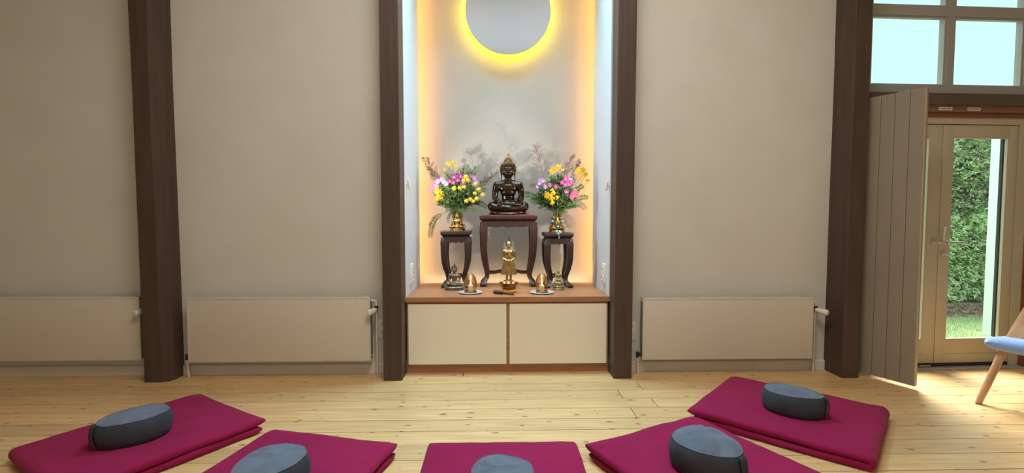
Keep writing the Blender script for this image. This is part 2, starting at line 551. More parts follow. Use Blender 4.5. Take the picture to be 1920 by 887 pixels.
post(2.640, 2.772, 3.655, WY + .02, 'dark brown timber post between the radiator and the open shutter', 0.008, 0.004, 0.004, 4)

# ================================================================== altar: cabinet and top
ZS = 0.611
cab = thing('altar_cabinet', 'low built-in cabinet with two white doors under the altar top', 'cabinet', (0.0685, 3.86, 0))
x0, x1 = NL - 0.0685 + 0.004, NR - 0.0685 - 0.004
MB().box(x0, x0 + .018, 0.0, 0.70, 0.07, 0.571).box(x1 - .018, x1, 0.0, 0.70, 0.07, 0.571) \
    .box(x0 + .018, x1 - .018, 0.68, 0.70, 0.07, 0.571).box(x0 + .018, x1 - .018, 0.0, 0.68, 0.553, 0.571) \
    .box(x0 + .018, x1 - .018, 0.0, 0.68, 0.07, 0.088).box(-.013, .013, 0.0, 0.68, 0.088, 0.553).build('carcass', M_['altarwood'], cab)
MB().box(x0, x1, 0.012, 0.03, 0.0, 0.07).build('plinth', M_['altarwood'], cab)
MB().box(x0 + .014, -.0125, -0.016, 0.004, 0.074, 0.554, 0.0015).build('door', M_['altardoor'], cab)
MB().box(.0125, x1 - .014, -0.016, 0.004, 0.074, 0.554, 0.0015).build('door', M_['altardoor'], cab)
top = MB().box(NL - .006 - .0685, NR + .006 - .0685, -0.022, 0.01, 0.571, ZS, 0.002).box(NL + .001 - .0685, NR - .001 - .0685, 0.01, 0.752, 0.571, ZS) \
    .build('altar_shelf', M_['altarwood'], loc=(0.0685, 3.86, 0))
tag(top, 'reddish brown wooden top of the altar in the niche', 'shelf')

# LED strips behind the niche sides, and the disc
for sx, lb in ((NL, 'vertical strip of warm lights hidden behind the left niche panel'), (NR, 'vertical strip of warm lights hidden behind the right niche panel')):
    s = -1 if sx < 0 else 1
    t = thing('light_strip', lb, 'light strip', (sx + s * .034, 4.562, 0))
    MB().box(-.012, .012, -.008, 0.0, .62, 3.98).build('profile', M_['chrome'], t)
    MB().box(-.009, .009, 0.0, .004, .62, 3.98).build('strip', M_['led'], t)
t = thing('light_strip', 'horizontal strip of warm lights in the gap behind the altar top', 'light strip', (0.0685, 4.638, 0))
MB().box(-.78, .78, -.008, .008, .572, .584).build('profile', M_['chrome'], t)
MB().box(-.78, .78, -.006, .006, .584, .587).build('strip', emit('warm_gap_led', (1.0, 0.72, 0.38, 1), 34), t)
dsc = thing('backlit_disc', 'round pale disc lamp with a yellow glow on the niche back', 'wall lamp', (0.085, 4.595, 3.125))
def ringy(prof, n=96):
    return [[(r * math.cos(2 * PI * j / n), y, r * math.sin(2 * PI * j / n)) for j in range(n)] for r, y in prof]
MB().loft(ringy([(0.388, 0.0), (0.392, 0.003), (0.392, 0.014), (0.388, 0.016)])).build('face', M_['disc'], dsc, 40)
MB().loft(ringy([(0.33, 0.016), (0.33, 0.104), (0.2, 0.104), (0.2, 0.016)]), cap=False).build('mount', M_['whitepaint'], dsc, 40)
MB().loft(ringy([(0.352, 0.022), (0.352, 0.044), (0.346, 0.044), (0.346, 0.022)]), cap=False).build('led_ring', M_['ledring'], dsc, 40)

# ================================================================== radiators
def radiator(x0, x1, z0, z1, label, valve, lower=True, yf=3.775):
    w_ = x1 - x0; h = z1 - z0
    t = thing('radiator', label, 'radiator', ((x0 + x1) / 2, yf, 0))
    a = -w_ / 2; b = w_ / 2
    MB().box(a, b, 0, 0.012, z0, z1, 0.004).build('front_panel', M_['rad'], t, 30)
    m = MB()
    for (p, q, r_, s_) in ((a + .004, b - .004, z1 - .012, z1 - .009), (a + .004, b - .004, z0 + .009, z0 + .012), (a + .009, a + .012, z0 + .01, z1 - .01), (b - .012, b - .009, z0 + .01, z1 - .01)):
        m.box(p, q, -.0018, .001, r_, s_)
    m.build('edge_bead', M_['rad'], t)
    MB().box(a + .008, b - .008, 0.055, 0.065, z0 + .01, z1 - .01).build('rear_panel', M_['rad'], t)
    f = MB()
    n = int(w_ / 0.035)
    for i in range(n):
        x = a + .02 + (w_ - .04) * i / (n - 1)
        f.box(x - .001, x + .001, .012, .055, z0 + .02, z1 - .012)
    f.build('convector_fins', M_['radin'], t)
    g = MB().box(a + .004, b - .004, .010, .014, z1 - .004, z1 + .001).box(a + .004, b - .004, .058, .066, z1 - .004, z1 + .001)
    n = int(w_ / 0.02)
    for i in range(n):
        x = a + .01 + (w_ - .02) * i / (n - 1)
        g.box(x - .003, x + .003, .014, .058, z1 - .004, z1 - .001)
    g.build('top_grille', M_['rad'], t)
    for xx in (a, b - .003):
        MB().box(xx, xx + .003, .012, .065, z0 + .012, z1 - .03).build('side_cover', M_['radin'], t)
    for sx in (a + .25, b - .25):
        MB().box(sx - .015, sx + .015, .065, WY - yf - .001, z0 + .05, z1 - .05).build('bracket', M_['radin'], t)
    s = 1
    hz = z1 - .105
    # upper elbow pipe and thermostatic valve
    MB().tube([(b - .01, .04, z1 - .034), (b + .022, .04, z1 - .034), (b + .034, .04, z1 - .04), (b + .038, .04, z1 - .055), (b + .038, .04, hz + .02)], .012, 10).build('elbow_pipe', M_['whitepaint'], t, 60)
    MB().tube([(b + .038, .04, hz + .03), (b + .038, .04, hz - .012)], .015, 12).build('valve_nut', M_['black'], t, 40)
    hd = Vector(valve).normalized()
    c0 = Vector((b + .036, .032, hz))
    v = MB().tube([c0, c0 + hd * .02, c0 + hd * .022, c0 + hd * .035, c0 + hd * .037, c0 + hd * .088, c0 + hd * .094], [.016, .018, .0225, .0225, .021, .021, .016], 20).build('thermostat_head', M_['white'], t, 30)
    k = MB()
    for i in range(14):
        an = 2 * PI * i / 14
        u = hd.orthogonal().normalized(); q = hd.cross(u)
        r_ = u * math.cos(an) + q * math.sin(an)
        k.tube([c0 + hd * .05 + r_ * .021, c0 + hd * .088 + r_ * .021], .0018, 5)
    k.build('grip_ribs', M_['white'], v)
    MB().tube([(b + .038, .045, hz), (b + .038, .045, .0)], .0075, 10).build('supply_pipe', M_['whitepaint'], t, 60)
    MB().tube([(b - .002, .035, z0 + .035), (b + .012, .035, z0 + .035)], .009, 10).build('drain_plug', M_['chrome'], t, 40)
    if lower:
        MB().tube([(a + .004, .035, z0 + .035), (a - .026, .035, z0 + .035)], .011, 10).tube([(a - .027, .035, z0 + .055), (a - .027, .035, z0 + .012)], .013, 10) \
            .build('lockshield_valve', M_['black'], t, 40)
        MB().tube([(a - .027, .035, z0 + .014), (a - .022, .04, .0)], .0085, 10).build('return_pipe', M_['whitepaint'], t, 60)
    MB().tube([(a - .001, .03, z1 - .03), (a + .01, .03, z1 - .03)], .01, 10).build('vent_plug', M_['chrome'], t, 40)
    return t
radiator(-4.12, -2.738, 0.145, 0.635, 'cream flat panel radiator left of the round-edged post', (-.42, -1, -.12))
radiator(-2.388, -0.995, 0.125, 0.626, 'cream flat panel radiator between the round-edged post and the niche', (-.45, -1, -.12))
radiator(1.123, 2.482, 0.118, 0.608, 'cream flat panel radiator between the niche and the shuttered door', (.55, -1, -.12))

# wall sockets (double, upright)
def socket(name, label, loc, rot, w_=.08, h=.15, depth=.012):
    t = thing(name, label, 'socket', loc)
    t.rotation_euler = rot
    MB().box(-w_ / 2, w_ / 2, -depth, 0, -h / 2, h / 2, .003).build('cover_plate', M_['white'], t, 30)
    for zz in (-.036, .036):
        rg = [[(r * math.cos(2 * PI * j / 24), y, zz + r * math.sin(2 * PI * j / 24)) for j in range(24)] for r, y in
              ((.026, -depth), (.026, -depth - .003), (.021, -depth - .003), (.019, -depth + .004))]
        o = MB().loft(rg, cap=False).build('outlet_ring', M_['white'], t, 40)
        rg = [[(r * math.cos(2 * PI * j / 24), -depth - .0004, zz + r * math.sin(2 * PI * j / 24)) for j in range(24)] for r in (.0205, .001)]
        c = MB().loft(rg, cap=False).build('outlet_cup', M_['rad'], o)
        MB().box(-.012, -.006, -depth - .003, -depth, zz - .003, zz + .003).box(.006, .012, -depth - .003, -depth, zz - .003, zz + .003).build('pin_hole', M_['black'], o)
    return t
socket('wall_socket', 'white double wall socket between radiator and post, left of the niche', (-.917, WY, .363), (0, 0, 0))
socket('wall_socket', 'white double wall socket half hidden behind the post, right of the niche', (1.052, WY, .33), (0, 0, 0))
socket('wall_socket', 'white double socket on the left side wall of the niche', (NL, 4.075, .772), (0, 0, R(90)), .08, .16, .02)
socket('wall_socket', 'white double socket on the right side wall of the niche', (NR, 4.012, .774), (0, 0, R(-90)), .08, .16, .02)

# little wall spots low in the niche cheeks: the lamps that throw the bouquet shadows
def spot(x, y, z, s, label):
    t = thing('wall_spotlight', label, 'spotlight', (x, y, z))
    MB().tube([(0, 0, 0), (s * .006, 0, 0)], .013, 16).build('mount', M_['white'], t, 40)
    MB().tube([(s * .004, 0, .006), (s * .014, 0, .012), (s * .02, .004, .03)], .005, 8).build('arm', M_['white'], t, 60)
    MB().capsule((s * .016, -.004, .032), .009, (s * .022, .010, -.03), .011).build('lamp_head', M_['white'], t, 60)
    l = light('spot_beam', 'SPOT', (x + s * .05, y + .012, z), 24, (1.0, 0.91, 0.82), spot_size=R(128), spot_blend=0.55, shadow_soft_size=0.012)
    aim(l, (x + s * 1.0, y + .5, z - .22))
spot(NL, 3.925, 1.50, 1, 'small white wall spotlight on the left side of the niche')
spot(NR, 3.875, 1.49, -1, 'small white wall spotlight on the right side of the niche')

# ================================================================== altar tables
def rectring(w_, d, z, ch=0.0):
    x = w_ / 2; y = d / 2
    if ch <= 0: return [(-x, -y, z), (x, -y, z), (x, y, z), (-x, y, z)]
    return [(-x + ch, -y, z), (x - ch, -y, z), (x, -y + ch, z), (x, y - ch, z), (x - ch, y, z), (-x + ch, y, z), (-x, y - ch, z), (-x, -y + ch, z)]
def stand(name, label, w_, d, h, leg, m, loc, rotz=0.0):
    t = thing(name, label, 'table', loc, rotz)
    k = h / 0.6
    # top slab with an ogee edge and recessed waist
    W = w_; D = d
    MB().loft([rectring(W - .03, D - .03, h - .068, .003), rectring(W - .036, D - .036, h - .05, .003), rectring(W - .032, D - .032, h - .044, .003), rectring(W - .014, D - .014, h - .037, .003), rectring(W - .002, D - .002, h - .031, .003),
               rectring(W, D, h - .027, .003), rectring(W, D, h - .003, .003), rectring(W - .004, D - .004, h, .003)]).build('tabletop', m, t, 35)
    aw = W - .004; ad = D - .004
    # scalloped aprons
    def apron(L):
        n = 40
        up = [(-L / 2, h - .058), (L / 2, h - .058)]
        low = []
        for i in range(n + 1):
            u = 1 - 2 * i / n
            a = abs(u)
            z = h - .1 - .0035 * math.cos(a * PI * 4.0) * (1 - a * .4)
            if a > .82: z -= (a - .82) ** 2 * 1.3
            if a < .05: z -= .006 * (1 - a / .05)
            low.append((u * L / 2, z))
        return up + low
    for sgn in (-1, 1):
        MB().prism(apron(aw - leg * 1.1), sgn * ad / 2 - .009 * (1 if sgn > 0 else -1) - .009, sgn * ad / 2 - .009 * (1 if sgn > 0 else -1) + .009).build('apron', m, t)
        mb = MB().prism(apron(ad - leg * 1.1), -.009, .009)
        mb.x = Matrix.Translation((sgn * (aw / 2 - .009), 0, 0)) @ Matrix.Rotation(R(90), 4, 'Z')
        mb.build('apron', m, t)
    # cabriole legs
    prof = [(1.0, .004, 1.0), (.95, -.001, 1.10), (.90, -.004, 1.13), (.80, -.002, 1.05), (.66, -.001, .98), (.5, .003, .92), (.38, .010, .85), (.27, .019, .77), (.18, .024, .70), (.12, .020, .72), (.08, .007, .84), (.045, -.003, .95), (.015, -.002, .95), (.0, .002, .88)]
    H = h - .06
    for sx in (-1, 1):
        for sy in (-1, 1):
            rings = []
            for zf, off, sc in prof:
                s_ = leg * sc
                xo = W / 2 - .003 - max(off, off * 1.75); yo = D / 2 - .003 - max(off, off * 1.75)
                c_ = s_ * .12
                x1_, x0_ = xo, xo - s_
                y1_, y0_ = yo, yo - s_
                p = [(x0_, y0_), (x1_ - c_, y0_), (x1_, y0_ + c_), (x1_, y1_ - c_), (x1_ - c_, y1_), (x0_, y1_)]
                rings.append([(sx * a, sy * b, H * zf) for a, b in p])
            MB().loft(rings).build('leg', m, t, 40)
    # stretcher frame with a double wave
    zz = .112 * k
    def rail(L):
        mb = MB()
        n = 20
        rr = []
        for i in range(n + 1):
            u = -1 + 2 * i / n
            q = 0.009 * max(0, min(1, (0.62 - abs(u)) / .14))
            x = u * L / 2; z = zz + q
            rr.append([(x, -.007, z - .0085), (x, .007, z - .0085), (x, .007, z + .0085), (x, -.007, z + .0085)])
        mb.loft(rr)
        return mb
    for sgn in (-1, 1):
        mb = rail(W - .13); mb.x = Matrix.Translation((0, sgn * (D / 2 - .063), 0)); mb.build('stretcher', m, t, 60)
        mb = rail(D - .13); mb.x = Matrix.Translation((sgn * (W / 2 - .063), 0, 0)) @ Matrix.Rotation(R(90), 4, 'Z'); mb.build('stretcher', m, t, 60)
    return t
TZ = 1.247
stand('altar_table', 'tall reddish rosewood altar table carrying the large bronze buddha', .512, .25, TZ - ZS, .058, M_['rosewood'], (.083, 4.475, ZS))
stand('plant_stand', 'black wooden stand with curved legs under the left bouquet', .264, .25, 1.112 - ZS, .052, M_['blackwood'], (-.383, 4.42, ZS), R(1))
stand('plant_stand', 'black wooden stand with curved legs under the right bouquet', .256, .25, 1.098 - ZS, .052, M_['blackwood'], (.522, 4.39, ZS), R(1))
rc = MB()
rings = []
for z, ww, dd in ((0, .470, .236), (.004, .473, .238), (.0065, .467, .233)):
    rings.append(rectring(ww, dd, z, .004))
rc.loft(rings)
rc.capsule((.10, -.10, .005), .006, (.20, -.096, .004), .005, 8).capsule((.17, -.10, .009), .006, (.215, -.09, .004), .004, 8)
cl = rc.build('red_cloth', M_['redcloth'], loc=(.083, 4.475, TZ), smooth=50)
tag(cl, 'folded red cloth lying under the large bronze buddha', 'cloth')

# ================================================================== statues
def seated_body(fine=True, sash=True):
    m = MB()
    e = m.ell; c = m.capsule
    e((0, .01, .085), (.095, .07, .055)); e((0, .008, .145), (.060, .046, .07)); e((0, .004, .205), (.072, .048, .06))
    e((0, .004, .245), (.095, .052, .058)); e((-.034, -.006, .238), (.048, .04, .04)); e((.034, -.006, .238), (.048, .04, .04))
    c((-.092, .006, .272), .031, (.092, .006, .272), .031); c((-.05, .008, .29), .026, (.05, .008, .29), .026)
    c((0, .006, .28), .036, (0, .004, .34), .032)
    # head
    e((0, 0, .398), (.060, .066, .066)); e((0, -.010, .372), (.050, .052, .044)); e((0, -.022, .352), (.030, .036, .022))
    e((0, .005, .43), (.063, .068, .048))
    if fine:
        c((0, -.064, .412), .005, (0, -.074, .385), .0085); e((-.008, -.068, .383), (.007, .008, .006)); e((.008, -.068, .383), (.007, .008, .006))
        e((0, -.063, .3665), (.019, .009, .0042)); e((0, -.061, .3595), (.016, .009, .0042))
        for s in (-1, 1):
            c((s * .010, -.064, .416), .0035, (s * .030, -.060, .421), .0035); c((s * .030, -.060, .421), .0035, (s * .046, -.048, .412), .003)
            e((s * .026, -.057, .403), (.014, .008, .0075)); e((s * .036, -.044, .378), (.02, .016, .018))
    for s in (-1, 1):
        c((s * .066, .004, .428), .007, (s * .063, .002, .385), .010); c((s * .063, .002, .385), .009, (s * .060, 0, .345), .006)
        c((s * .060, 0, .345), .005, (s * .064, -.004, .318), .0045); c((s * .066, .004, .425), .006, (s * .074, .006, .438), .004)
    # right arm (earth-touching), drawn to the viewer's left
    c((-.105, .008, .268), .034, (-.118, .012, .20), .029); c((-.118, .012, .20), .029, (-.119, .006, .145), .026)
    c((-.119, .004, .145), .026, (-.098, -.072, .128), .019)
    # left arm, hand in the lap
    c((.105, .008, .268), .034, (.120, .012, .20), .029); c((.120, .012, .20), .029, (.119, .004, .145), .026)
    c((.119, .002, .145), .026, (.066, -.072, .125), .019)
    # hands
    e((-.088, -.098, .122), (.019, .018, .014)); e((-.086, -.108, .108), (.019, .012, .016))
    for i in range(4):
        x = -.099 + i * .0092
        L = (.040, .048, .052, .044)[i]
        c((x, -.113, .108), .0052, (x + .001, -.120, .108 - L * .5), .005); c((x + .001, -.120, .108 - L * .5), .005, (x + .002, -.117, .108 - L), .0042)
    c((-.072, -.104, .116), .0055, (-.064, -.116, .086), .0045)
    e((.034, -.090, .122), (.034, .020, .010))
    for i in range(4):
        y = -.078 - i * .0085
        L = (.040, .048, .050, .042)[i]
        c((.006, y, .122), .0052, (-.012, y - .002, .123), .005); c((-.012, y - .002, .123), .005, (.006 - L, y - .004, .121), .0042)
    c((.038, -.104, .126), .0055, (.014, -.108, .131), .0045)
    # crossed legs
    for s in (-1, 1):
        c((s * .045, .0, .078), .046, (s * .142, -.052, .076), .041)
    e((-.146, -.056, .074), (.040, .044, .042)); e((.146, -.056, .074), (.040, .044, .042))
    c((-.142, -.066, .068), .037, (.01, -.108, .058), .024); c((.142, -.066, .064), .037, (-.02, -.098, .048), .024)
    c((.142, -.06, .088), .028, (.05, -.104, .092), .020)
    # soles and toes
    c((.05, -.104, .094), .019, (-.035, -.098, .096), .016)
    c((.012, -.112, .058), .018, (.055, -.112, .05), .014)
    for i in range(4):
        c((.056, -.122 + i * .006, .060 - i * .007), .005, (.068, -.122 + i * .006, .057 - i * .007), .004, 8)
    e((0, -.02, .045), (.155, .085, .028))
    if sash:
        pts = [(.070, -.030, .283), (.050, -.048, .262), (.030, -.052, .23), (.014, -.050, .19), (.006, -.048, .15)]
        for p, q in zip(pts[:-1], pts[1:]): c(p, .0065, q, .0065, 8)
    return m
def hair_mb():
    h = MB()
    h.ell((0, .014, .428), (.0675, .068, .056)); h.ell((0, .010, .462), (.047, .05, .038)); h.ell((0, .010, .482), (.037, .039, .038))
    for s in (-1, 1):
        h.capsule((s * .058, .0, .43), .012, (s * .052, -.034, .452), .012)
        h.capsule((s * .052, -.034, .452), .012, (0, -.054, .462), .012)
    return h
body_fine = sculpt(seated_body(True, False), .0026, M_['bronze'], 12, 'seated_body')
hair_fine = sculpt(hair_mb(), .0035, M_['bronzehair'], 3, 'curled_hair')
body_small = sculpt(seated_body(True, False), .0055, M_['antique'], 3, 'small_seated_body')
hair_small = sculpt(hair_mb(), .006, M_['greyhair'], 2, 'small_hair')
def remat(me, m):
    c = me.copy(); c.materials.clear(); c.materials.append(m); return c

t = thing('buddha_statue', 'large dark bronze seated buddha with gold flame tip on the rosewood table', 'statue', (.082, 4.478, TZ + .0065))
inst('body', body_fine, t, (0, 0, .002))
hr = inst('hair', hair_fine, t, (0, 0, .002)); hr['label'] = 'gilded curled hair with a domed topknot'
fn = MB().lathe([(.004, .515), (.014, .520), (.0155, .524), (.012, .528), (.0145, .533), (.011, .541), (.012, .546), (.008, .555), (.004, .566), (.001, .574)], (0, .010, 0), 20).build('flame_finial', M_['gold'], t, 50)
fn['label'] = 'gold flame-shaped tip'
def ellring(a, b, z, n=48, p=2.6):
    out = []
    for j in range(n):
        th = 2 * PI * j / n
        c_, s_ = math.cos(th), math.sin(th)
        out.append((a * math.copysign(abs(c_) ** (2 / p), c_), b * math.copysign(abs(s_) ** (2 / p), s_) - .012, z))
    return out
MB().loft([ellring(.176, .098, 0), ellring(.178, .1, .003), ellring(.174, .097, .007), ellring(.166, .09, .02), ellring(.164, .088, .028), ellring(.166, .09, .033)]).build('pedestal', M_['bronze'], t, 40)

# small antique bronze buddha, lower left
def small_statue(name, label, s, m, loc, ped, ph, rotz=0, hairm=None):
    t = thing(name, label, 'statue', loc, rotz)
    inst('body', remat(body_small, m), t, (0, 0, ph - .02 * s), sc=s)
    inst('hair', remat(hair_small, hairm or m), t, (0, 0, ph - .02 * s), sc=s)
    MB().lathe([(.009 * s, .5 * s), (.014 * s, .52 * s), (.009 * s, .535 * s), (.005 * s, .56 * s), (.001, .585 * s)], (0, .01 * s, ph - .02 * s), 14).build('flame_finial', hairm or m, t, 50)
    MB().loft(ped).build('pedestal', m, t, 40)
    return t
s = .40
ped = [ellring(.094, .056, 0), ellring(.097, .058, .004), ellring(.095, .056, .020), ellring(.088, .052, .027), ellring(.085, .05, .032)]
small_statue('buddha_statue', 'small antique grey bronze seated buddha before the left stand', .37, M_['antique'], (-.386, 4.215, ZS), [ellring(.081, .055, 0), ellring(.083, .056, .003), ellring(.08, .054, .018), ellring(.085, .057, .026), ellring(.078, .05, .033)], .034, 0, M_['greyhair'])
small_statue('buddha_statue', 'small greenish brass seated buddha on a tiered base before the right stand', .205, M_['greenbrass'], (.51, 4.19, ZS),
             [ellring(.053, .042, 0), ellring(.053, .042, .012), ellring(.046, .036, .015), ellring(.044, .034, .02), ellring(.049, .038, .026), ellring(.049, .038, .034), ellring(.041, .032, .038), ellring(.038, .03, .048),
              ellring(.046, .036, .056), ellring(.046, .036, .062), ellring(.04, .03, .074)], .078)

# standing gilt buddha
m = MB()
c = m.capsule; e = m.ell
def robe(rows):
    rings = []
    for z, a, b in rows:
        rings.append([(a * math.cos(2 * PI * j / 36), b * math.sin(2 * PI * j / 36), z) for j in range(36)])
    m.loft(rings)
robe([(.052, .068, .034), (.056, .072, .036), (.075, .068, .034), (.11, .060, .031), (.14, .052, .028), (.165, .044, .026), (.185, .038, .025)])
for i in range(9):
    x = -.056 + i * .014
    c((x * .6, -.026 * math.sqrt(max(.1, 1 - (x / .07) ** 2)), .165), .003, (x * 1.12, -.036 * math.sqrt(max(.1, 1 - (x / .07) ** 2)), .056), .0045, 8)
e((0, 0, .2), (.034, .024, .04)); e((0, 0, .24), (.043, .026, .032)); c((-.040, 0, .256), .0145, (.040, 0, .256), .0145)
c((0, 0, .26), .014, (0, 0, .29), .013)
e((0, -.002, .320), (.0225, .025, .030)); e((0, -.008, .306), (.0165, .019, .016))
c((0, -.028, .325), .002, (0, -.031, .314), .0035); e((0, -.027, .304), (.008, .003, .0025))
for s in (-1, 1):
    e((s * .010, -.0255, .323), (.006, .003, .003)); c((s * .0235, 0, .330), .003, (s * .0225, 0, .297), .0027)
    c((s * .044, 0, .252), .0135, (s * .050, .002, .195), .0108); c((s * .050, .002, .195), .0108, (s * .014, -.034, .172), .008)
    c((s * .014, -.034, .172), .0085, (s * .0, -.040, .170), .007)
    c((s * .017, .002, .06), .011, (s * .016, .0, .004), .0095); c((s * .016, 0, .006), .009, (s * .019, -.024, .004), .006)
    for i in range(4):
        c((s * .008, -.040, .163 + i * .004), .0028, (-s * .008, -.044, .163 + i * .004), .0024, 6)
    c((s * .012, -.040, .178), .003, (s * .004, -.046, .181), .0025, 6)
c((.036, -.014, .268), .004, (.004, -.026, .215), .004, 8)
stbody = sculpt(m, .0022, M_['goldfig'], 3, 'standing_body')
t = thing('buddha_statue', 'gilt standing buddha holding an alms bowl under the rosewood table', 'statue', (.084, 4.27, ZS))
inst('body', stbody, t, (0, 0, .072))
MB().ell((0, -.042, .245), (.018, .014, .010)).build('alms_bowl', M_['goldfig'], t, 60)
h = MB().ell((0, .004, .404), (.0235, .025, .023)).ell((0, .003, .427), (.012, .013, .011)).build('hair', M_['greyhair'], t, 60)
MB().lathe([(.004, .436), (.007, .441), (.004, .448), (.002, .458), (.0008, .472)], (0, .003, 0), 12).build('flame_finial', M_['greyhair'], t, 50)
MB().lathe([(.062, 0), (.064, .004), (.063, .02), (.056, .024), (.054, .04), (.05, .044), (.047, .05), (.049, .054), (.049, .066), (.044, .072)], n=36).build('pedestal', M_['goldfig'], t, 40)

# singing bowl on its ring, with mallet
cu = MB()
pts = []
n = 40
for i in range(n + 1):
    a = 2 * PI * i / n
    pts.append((.036 * math.cos(a), .036 * math.sin(a), .017))
cu.tube(pts, .017, 12)
o = cu.build('ring_cushion', M_['saffron'], loc=(.079, 4.045, ZS), smooth=60)
tag(o, 'saffron yellow ring cushion under the singing bowl', 'cushion')
k = MB()
for i in range(26):
    a = 2 * PI * i / 26
    q = []
    for j in range(7):
        b = -.4 + 2.2 * j / 6
        q.append(((.036 + .0172 * math.cos(b)) * math.cos(a), (.036 + .0172 * math.cos(b)) * math.sin(a), .017 + .0172 * math.sin(b)))
    k.tube(q, .0016, 5)
k.build('pleats', M_['saffron'], o)
o = MB().lathe([(.004, .0), (.03, .001), (.045, .006), (.060, .018), (.072, .036), (.079, .054), (.081, .057), (.078, .058), (.074, .05), (.066, .034), (.052, .018), (.03, .008), (.004, .006)], n=48).build('singing_bowl', M_['bowl'], loc=(.079, 4.045, ZS + .028), smooth=60)
tag(o, 'bronze singing bowl on the saffron ring cushion', 'bowl')
o = thing('mallet', 'dark brown bowl mallet lying before the singing bowl', 'mallet', (.028, 3.955, ZS), R(-27))
MB().tube([(-.082, 0, .0165), (-.078, 0, .0165), (-.074, 0, .0165), (.0, 0, .0165), (.006, 0, .0165)], [.010, .0145, .0165, .016, .011], 20).build('striker', M_['mallet'], o, 50)
MB().tube([(.004, 0, .0155), (.05, 0, .011), (.10, 0, .007)], [.010, .0075, .006], 14).build('grip', M_['mallet'], o, 50)

# candles
def candle(x, y, side):
    p = MB().lathe([(.05, 0), (.078, .002), (.098, .008), (.099, .0105), (.096, .011), (.078, .007), (.004, .0065)], n=56).build('candle_plate', M_['ceramic'], loc=(x, y, ZS), smooth=40)
    tag(p, 'pale ceramic plate under the %s candle dome' % side, 'plate')
    z0 = ZS + .0068
    d = thing('candle_dome', 'ribbed amber glass dome over the %s candle' % side, 'candle holder', (x, y + .002, z0))
    prof = [(.049, .0), (.0495, .02), (.0495, .05), (.0485, .08), (.045, .105), (.038, .126), (.028, .142), (.014, .154), (.003, .159)]
    MB().lathe(prof, n=40, cap=False).build('glass', M_['amber'], d, 60)
    rb = MB()
    for i in range(28):
        a = 2 * PI * i / 28
        if -0.62 * PI < (a - 2 * PI if a > PI else a) < -0.38 * PI: continue
        rb.tube([(r * 1.01 * math.cos(a), r * 1.01 * math.sin(a), z) for r, z in prof[2:-1]], [.0011, .0018, .002, .0018, .0015, .001], 5)
    rb.build('ribs', M_['amberrib'], d)
    MB().loft([[(r * math.cos(2 * PI * j / 40), r * math.sin(2 * PI * j / 40), z) for j in range(40)] for r, z in ((.0505, 0), (.052, .003), (.052, .009), (.0505, .011), (.047, .011), (.047, 0))], cap=False).build('base_rim', M_['antique'], d, 40)
    cdl = thing('candle', 'lit ivory pillar candle inside the %s amber dome' % side, 'candle', (x, y, z0))
    MB().lathe([(.020, 0), (.0205, .002), (.0205, .056), (.019, .059), (.010, .057), (.002, .0565)], n=28).build('wax', M_['wax'], cdl, 40)
    MB().tube([(0, 0, .056), (.0006, 0, .064)], .0009, 6).build('wick', M_['black'], cdl)
    MB().lathe([(.001, .060), (.0045, .065), (.0062, .071), (.005, .078), (.0025, .086), (.0006, .093)], n=14).build('flame', M_['flame'], cdl, 60)
    light('candle_glow', 'POINT', (x, y, z0 + .076), 0.32, (1.0, .66, .34), shadow_soft_size=.008)
candle(-.237, 4.035, 'left')
candle(.352, 4.02, 'right')

# ================================================================== brass vases with seated figures
def vase(label, loc, rotz):
    t = thing('brass_vase', label, 'vase', loc, rotz)
    MB().lathe([(.03, .02), (.034, .04), (.030, .09), (.022, .13), (.019, .15), (.021, .168), (.024, .174), (.021, .174), (.018, .166), (.016, .15), (.016, .05), (.004, .045)], n=28).build('vase_body', M_['brass'], t, 50)
    hexa = lambda r, z: [(r * math.cos(2 * PI * j / 12 + R(15)) * (1.0 if j % 4 < 2 else .94), r * math.sin(2 * PI * j / 12 + R(15)), z) for j in range(12)]
    MB().loft([hexa(.073, 0), hexa(.075, .004), hexa(.071, .009), hexa(.069, .013), hexa(.074, .017), hexa(.071, .022), hexa(.055, .026)]).build('lotus_base', M_['brass'], t, 30)
    for k in range(3):
        a = R(-90 + 120 * k)
        f = inst('seated_figure', vbody, t, (.034 * math.cos(a), .034 * math.sin(a), .019), (0, 0, a + PI / 2), .275)
        inst('figure_hair', vhair, f, (0, 0, 0))
    return t
vbody = remat(body_small, M_['brass']); vhair = remat(hair_small, M_['brass'])
vase('brass vase of back to back seated figures, one facing forward, under the left bouquet', (-.374, 4.402, 1.112), 0)
vase('brass vase of back to back seated figures hung with turquoise beads, under the right bouquet', (.516, 4.372, 1.098), R(58))
# prayer beads
t = thing('prayer_beads', 'string of brown and turquoise beads hung round the right brass vase', 'beads', (.516, 4.372, 1.098))
path = []
for i in range(19):
    a = R(200 + 140 * i / 18)
    path.append(Vector((.062 * math.cos(a), .062 * math.sin(a) - .01, .128 - .075 * (1 - abs(i - 9) / 9.0) ** 0.9)))
cord = [Vector((-.045, .01, .135))] + path + [Vector((.045, .01, .135))]
MB().tube(cord, .0012, 5).build('cord', M_['brownbead'], t)
bead_b = MB().ell((0, 0, 0), (.0055, .0055, .005), 10, 6).mesh('bead', M_['brownbead'], 180)
bead_t = MB().ell((0, 0, 0), (.0115, .0115, .012), 12, 8).mesh('turquoise_bead', M_['turq'], 180)
for i, p in enumerate(path):
    if i in (3, 15, 9):
        inst('turquoise_bead', bead_t, t, p)
    elif i not in (2, 4, 8, 10, 14, 16):
        inst('bead', bead_b, t, p)
for (px_, pz_) in ((.004, .034), (.002, .022)):
    inst('bead', bead_b, t, (px_, -.0855, pz_))
MB().tube([(0, -.073, .05), (.002, -.084, .03), (.002, -.1285, .004), (.002, -.131, -.02)], .0012, 5).build('cord', M_['brownbead'], t)
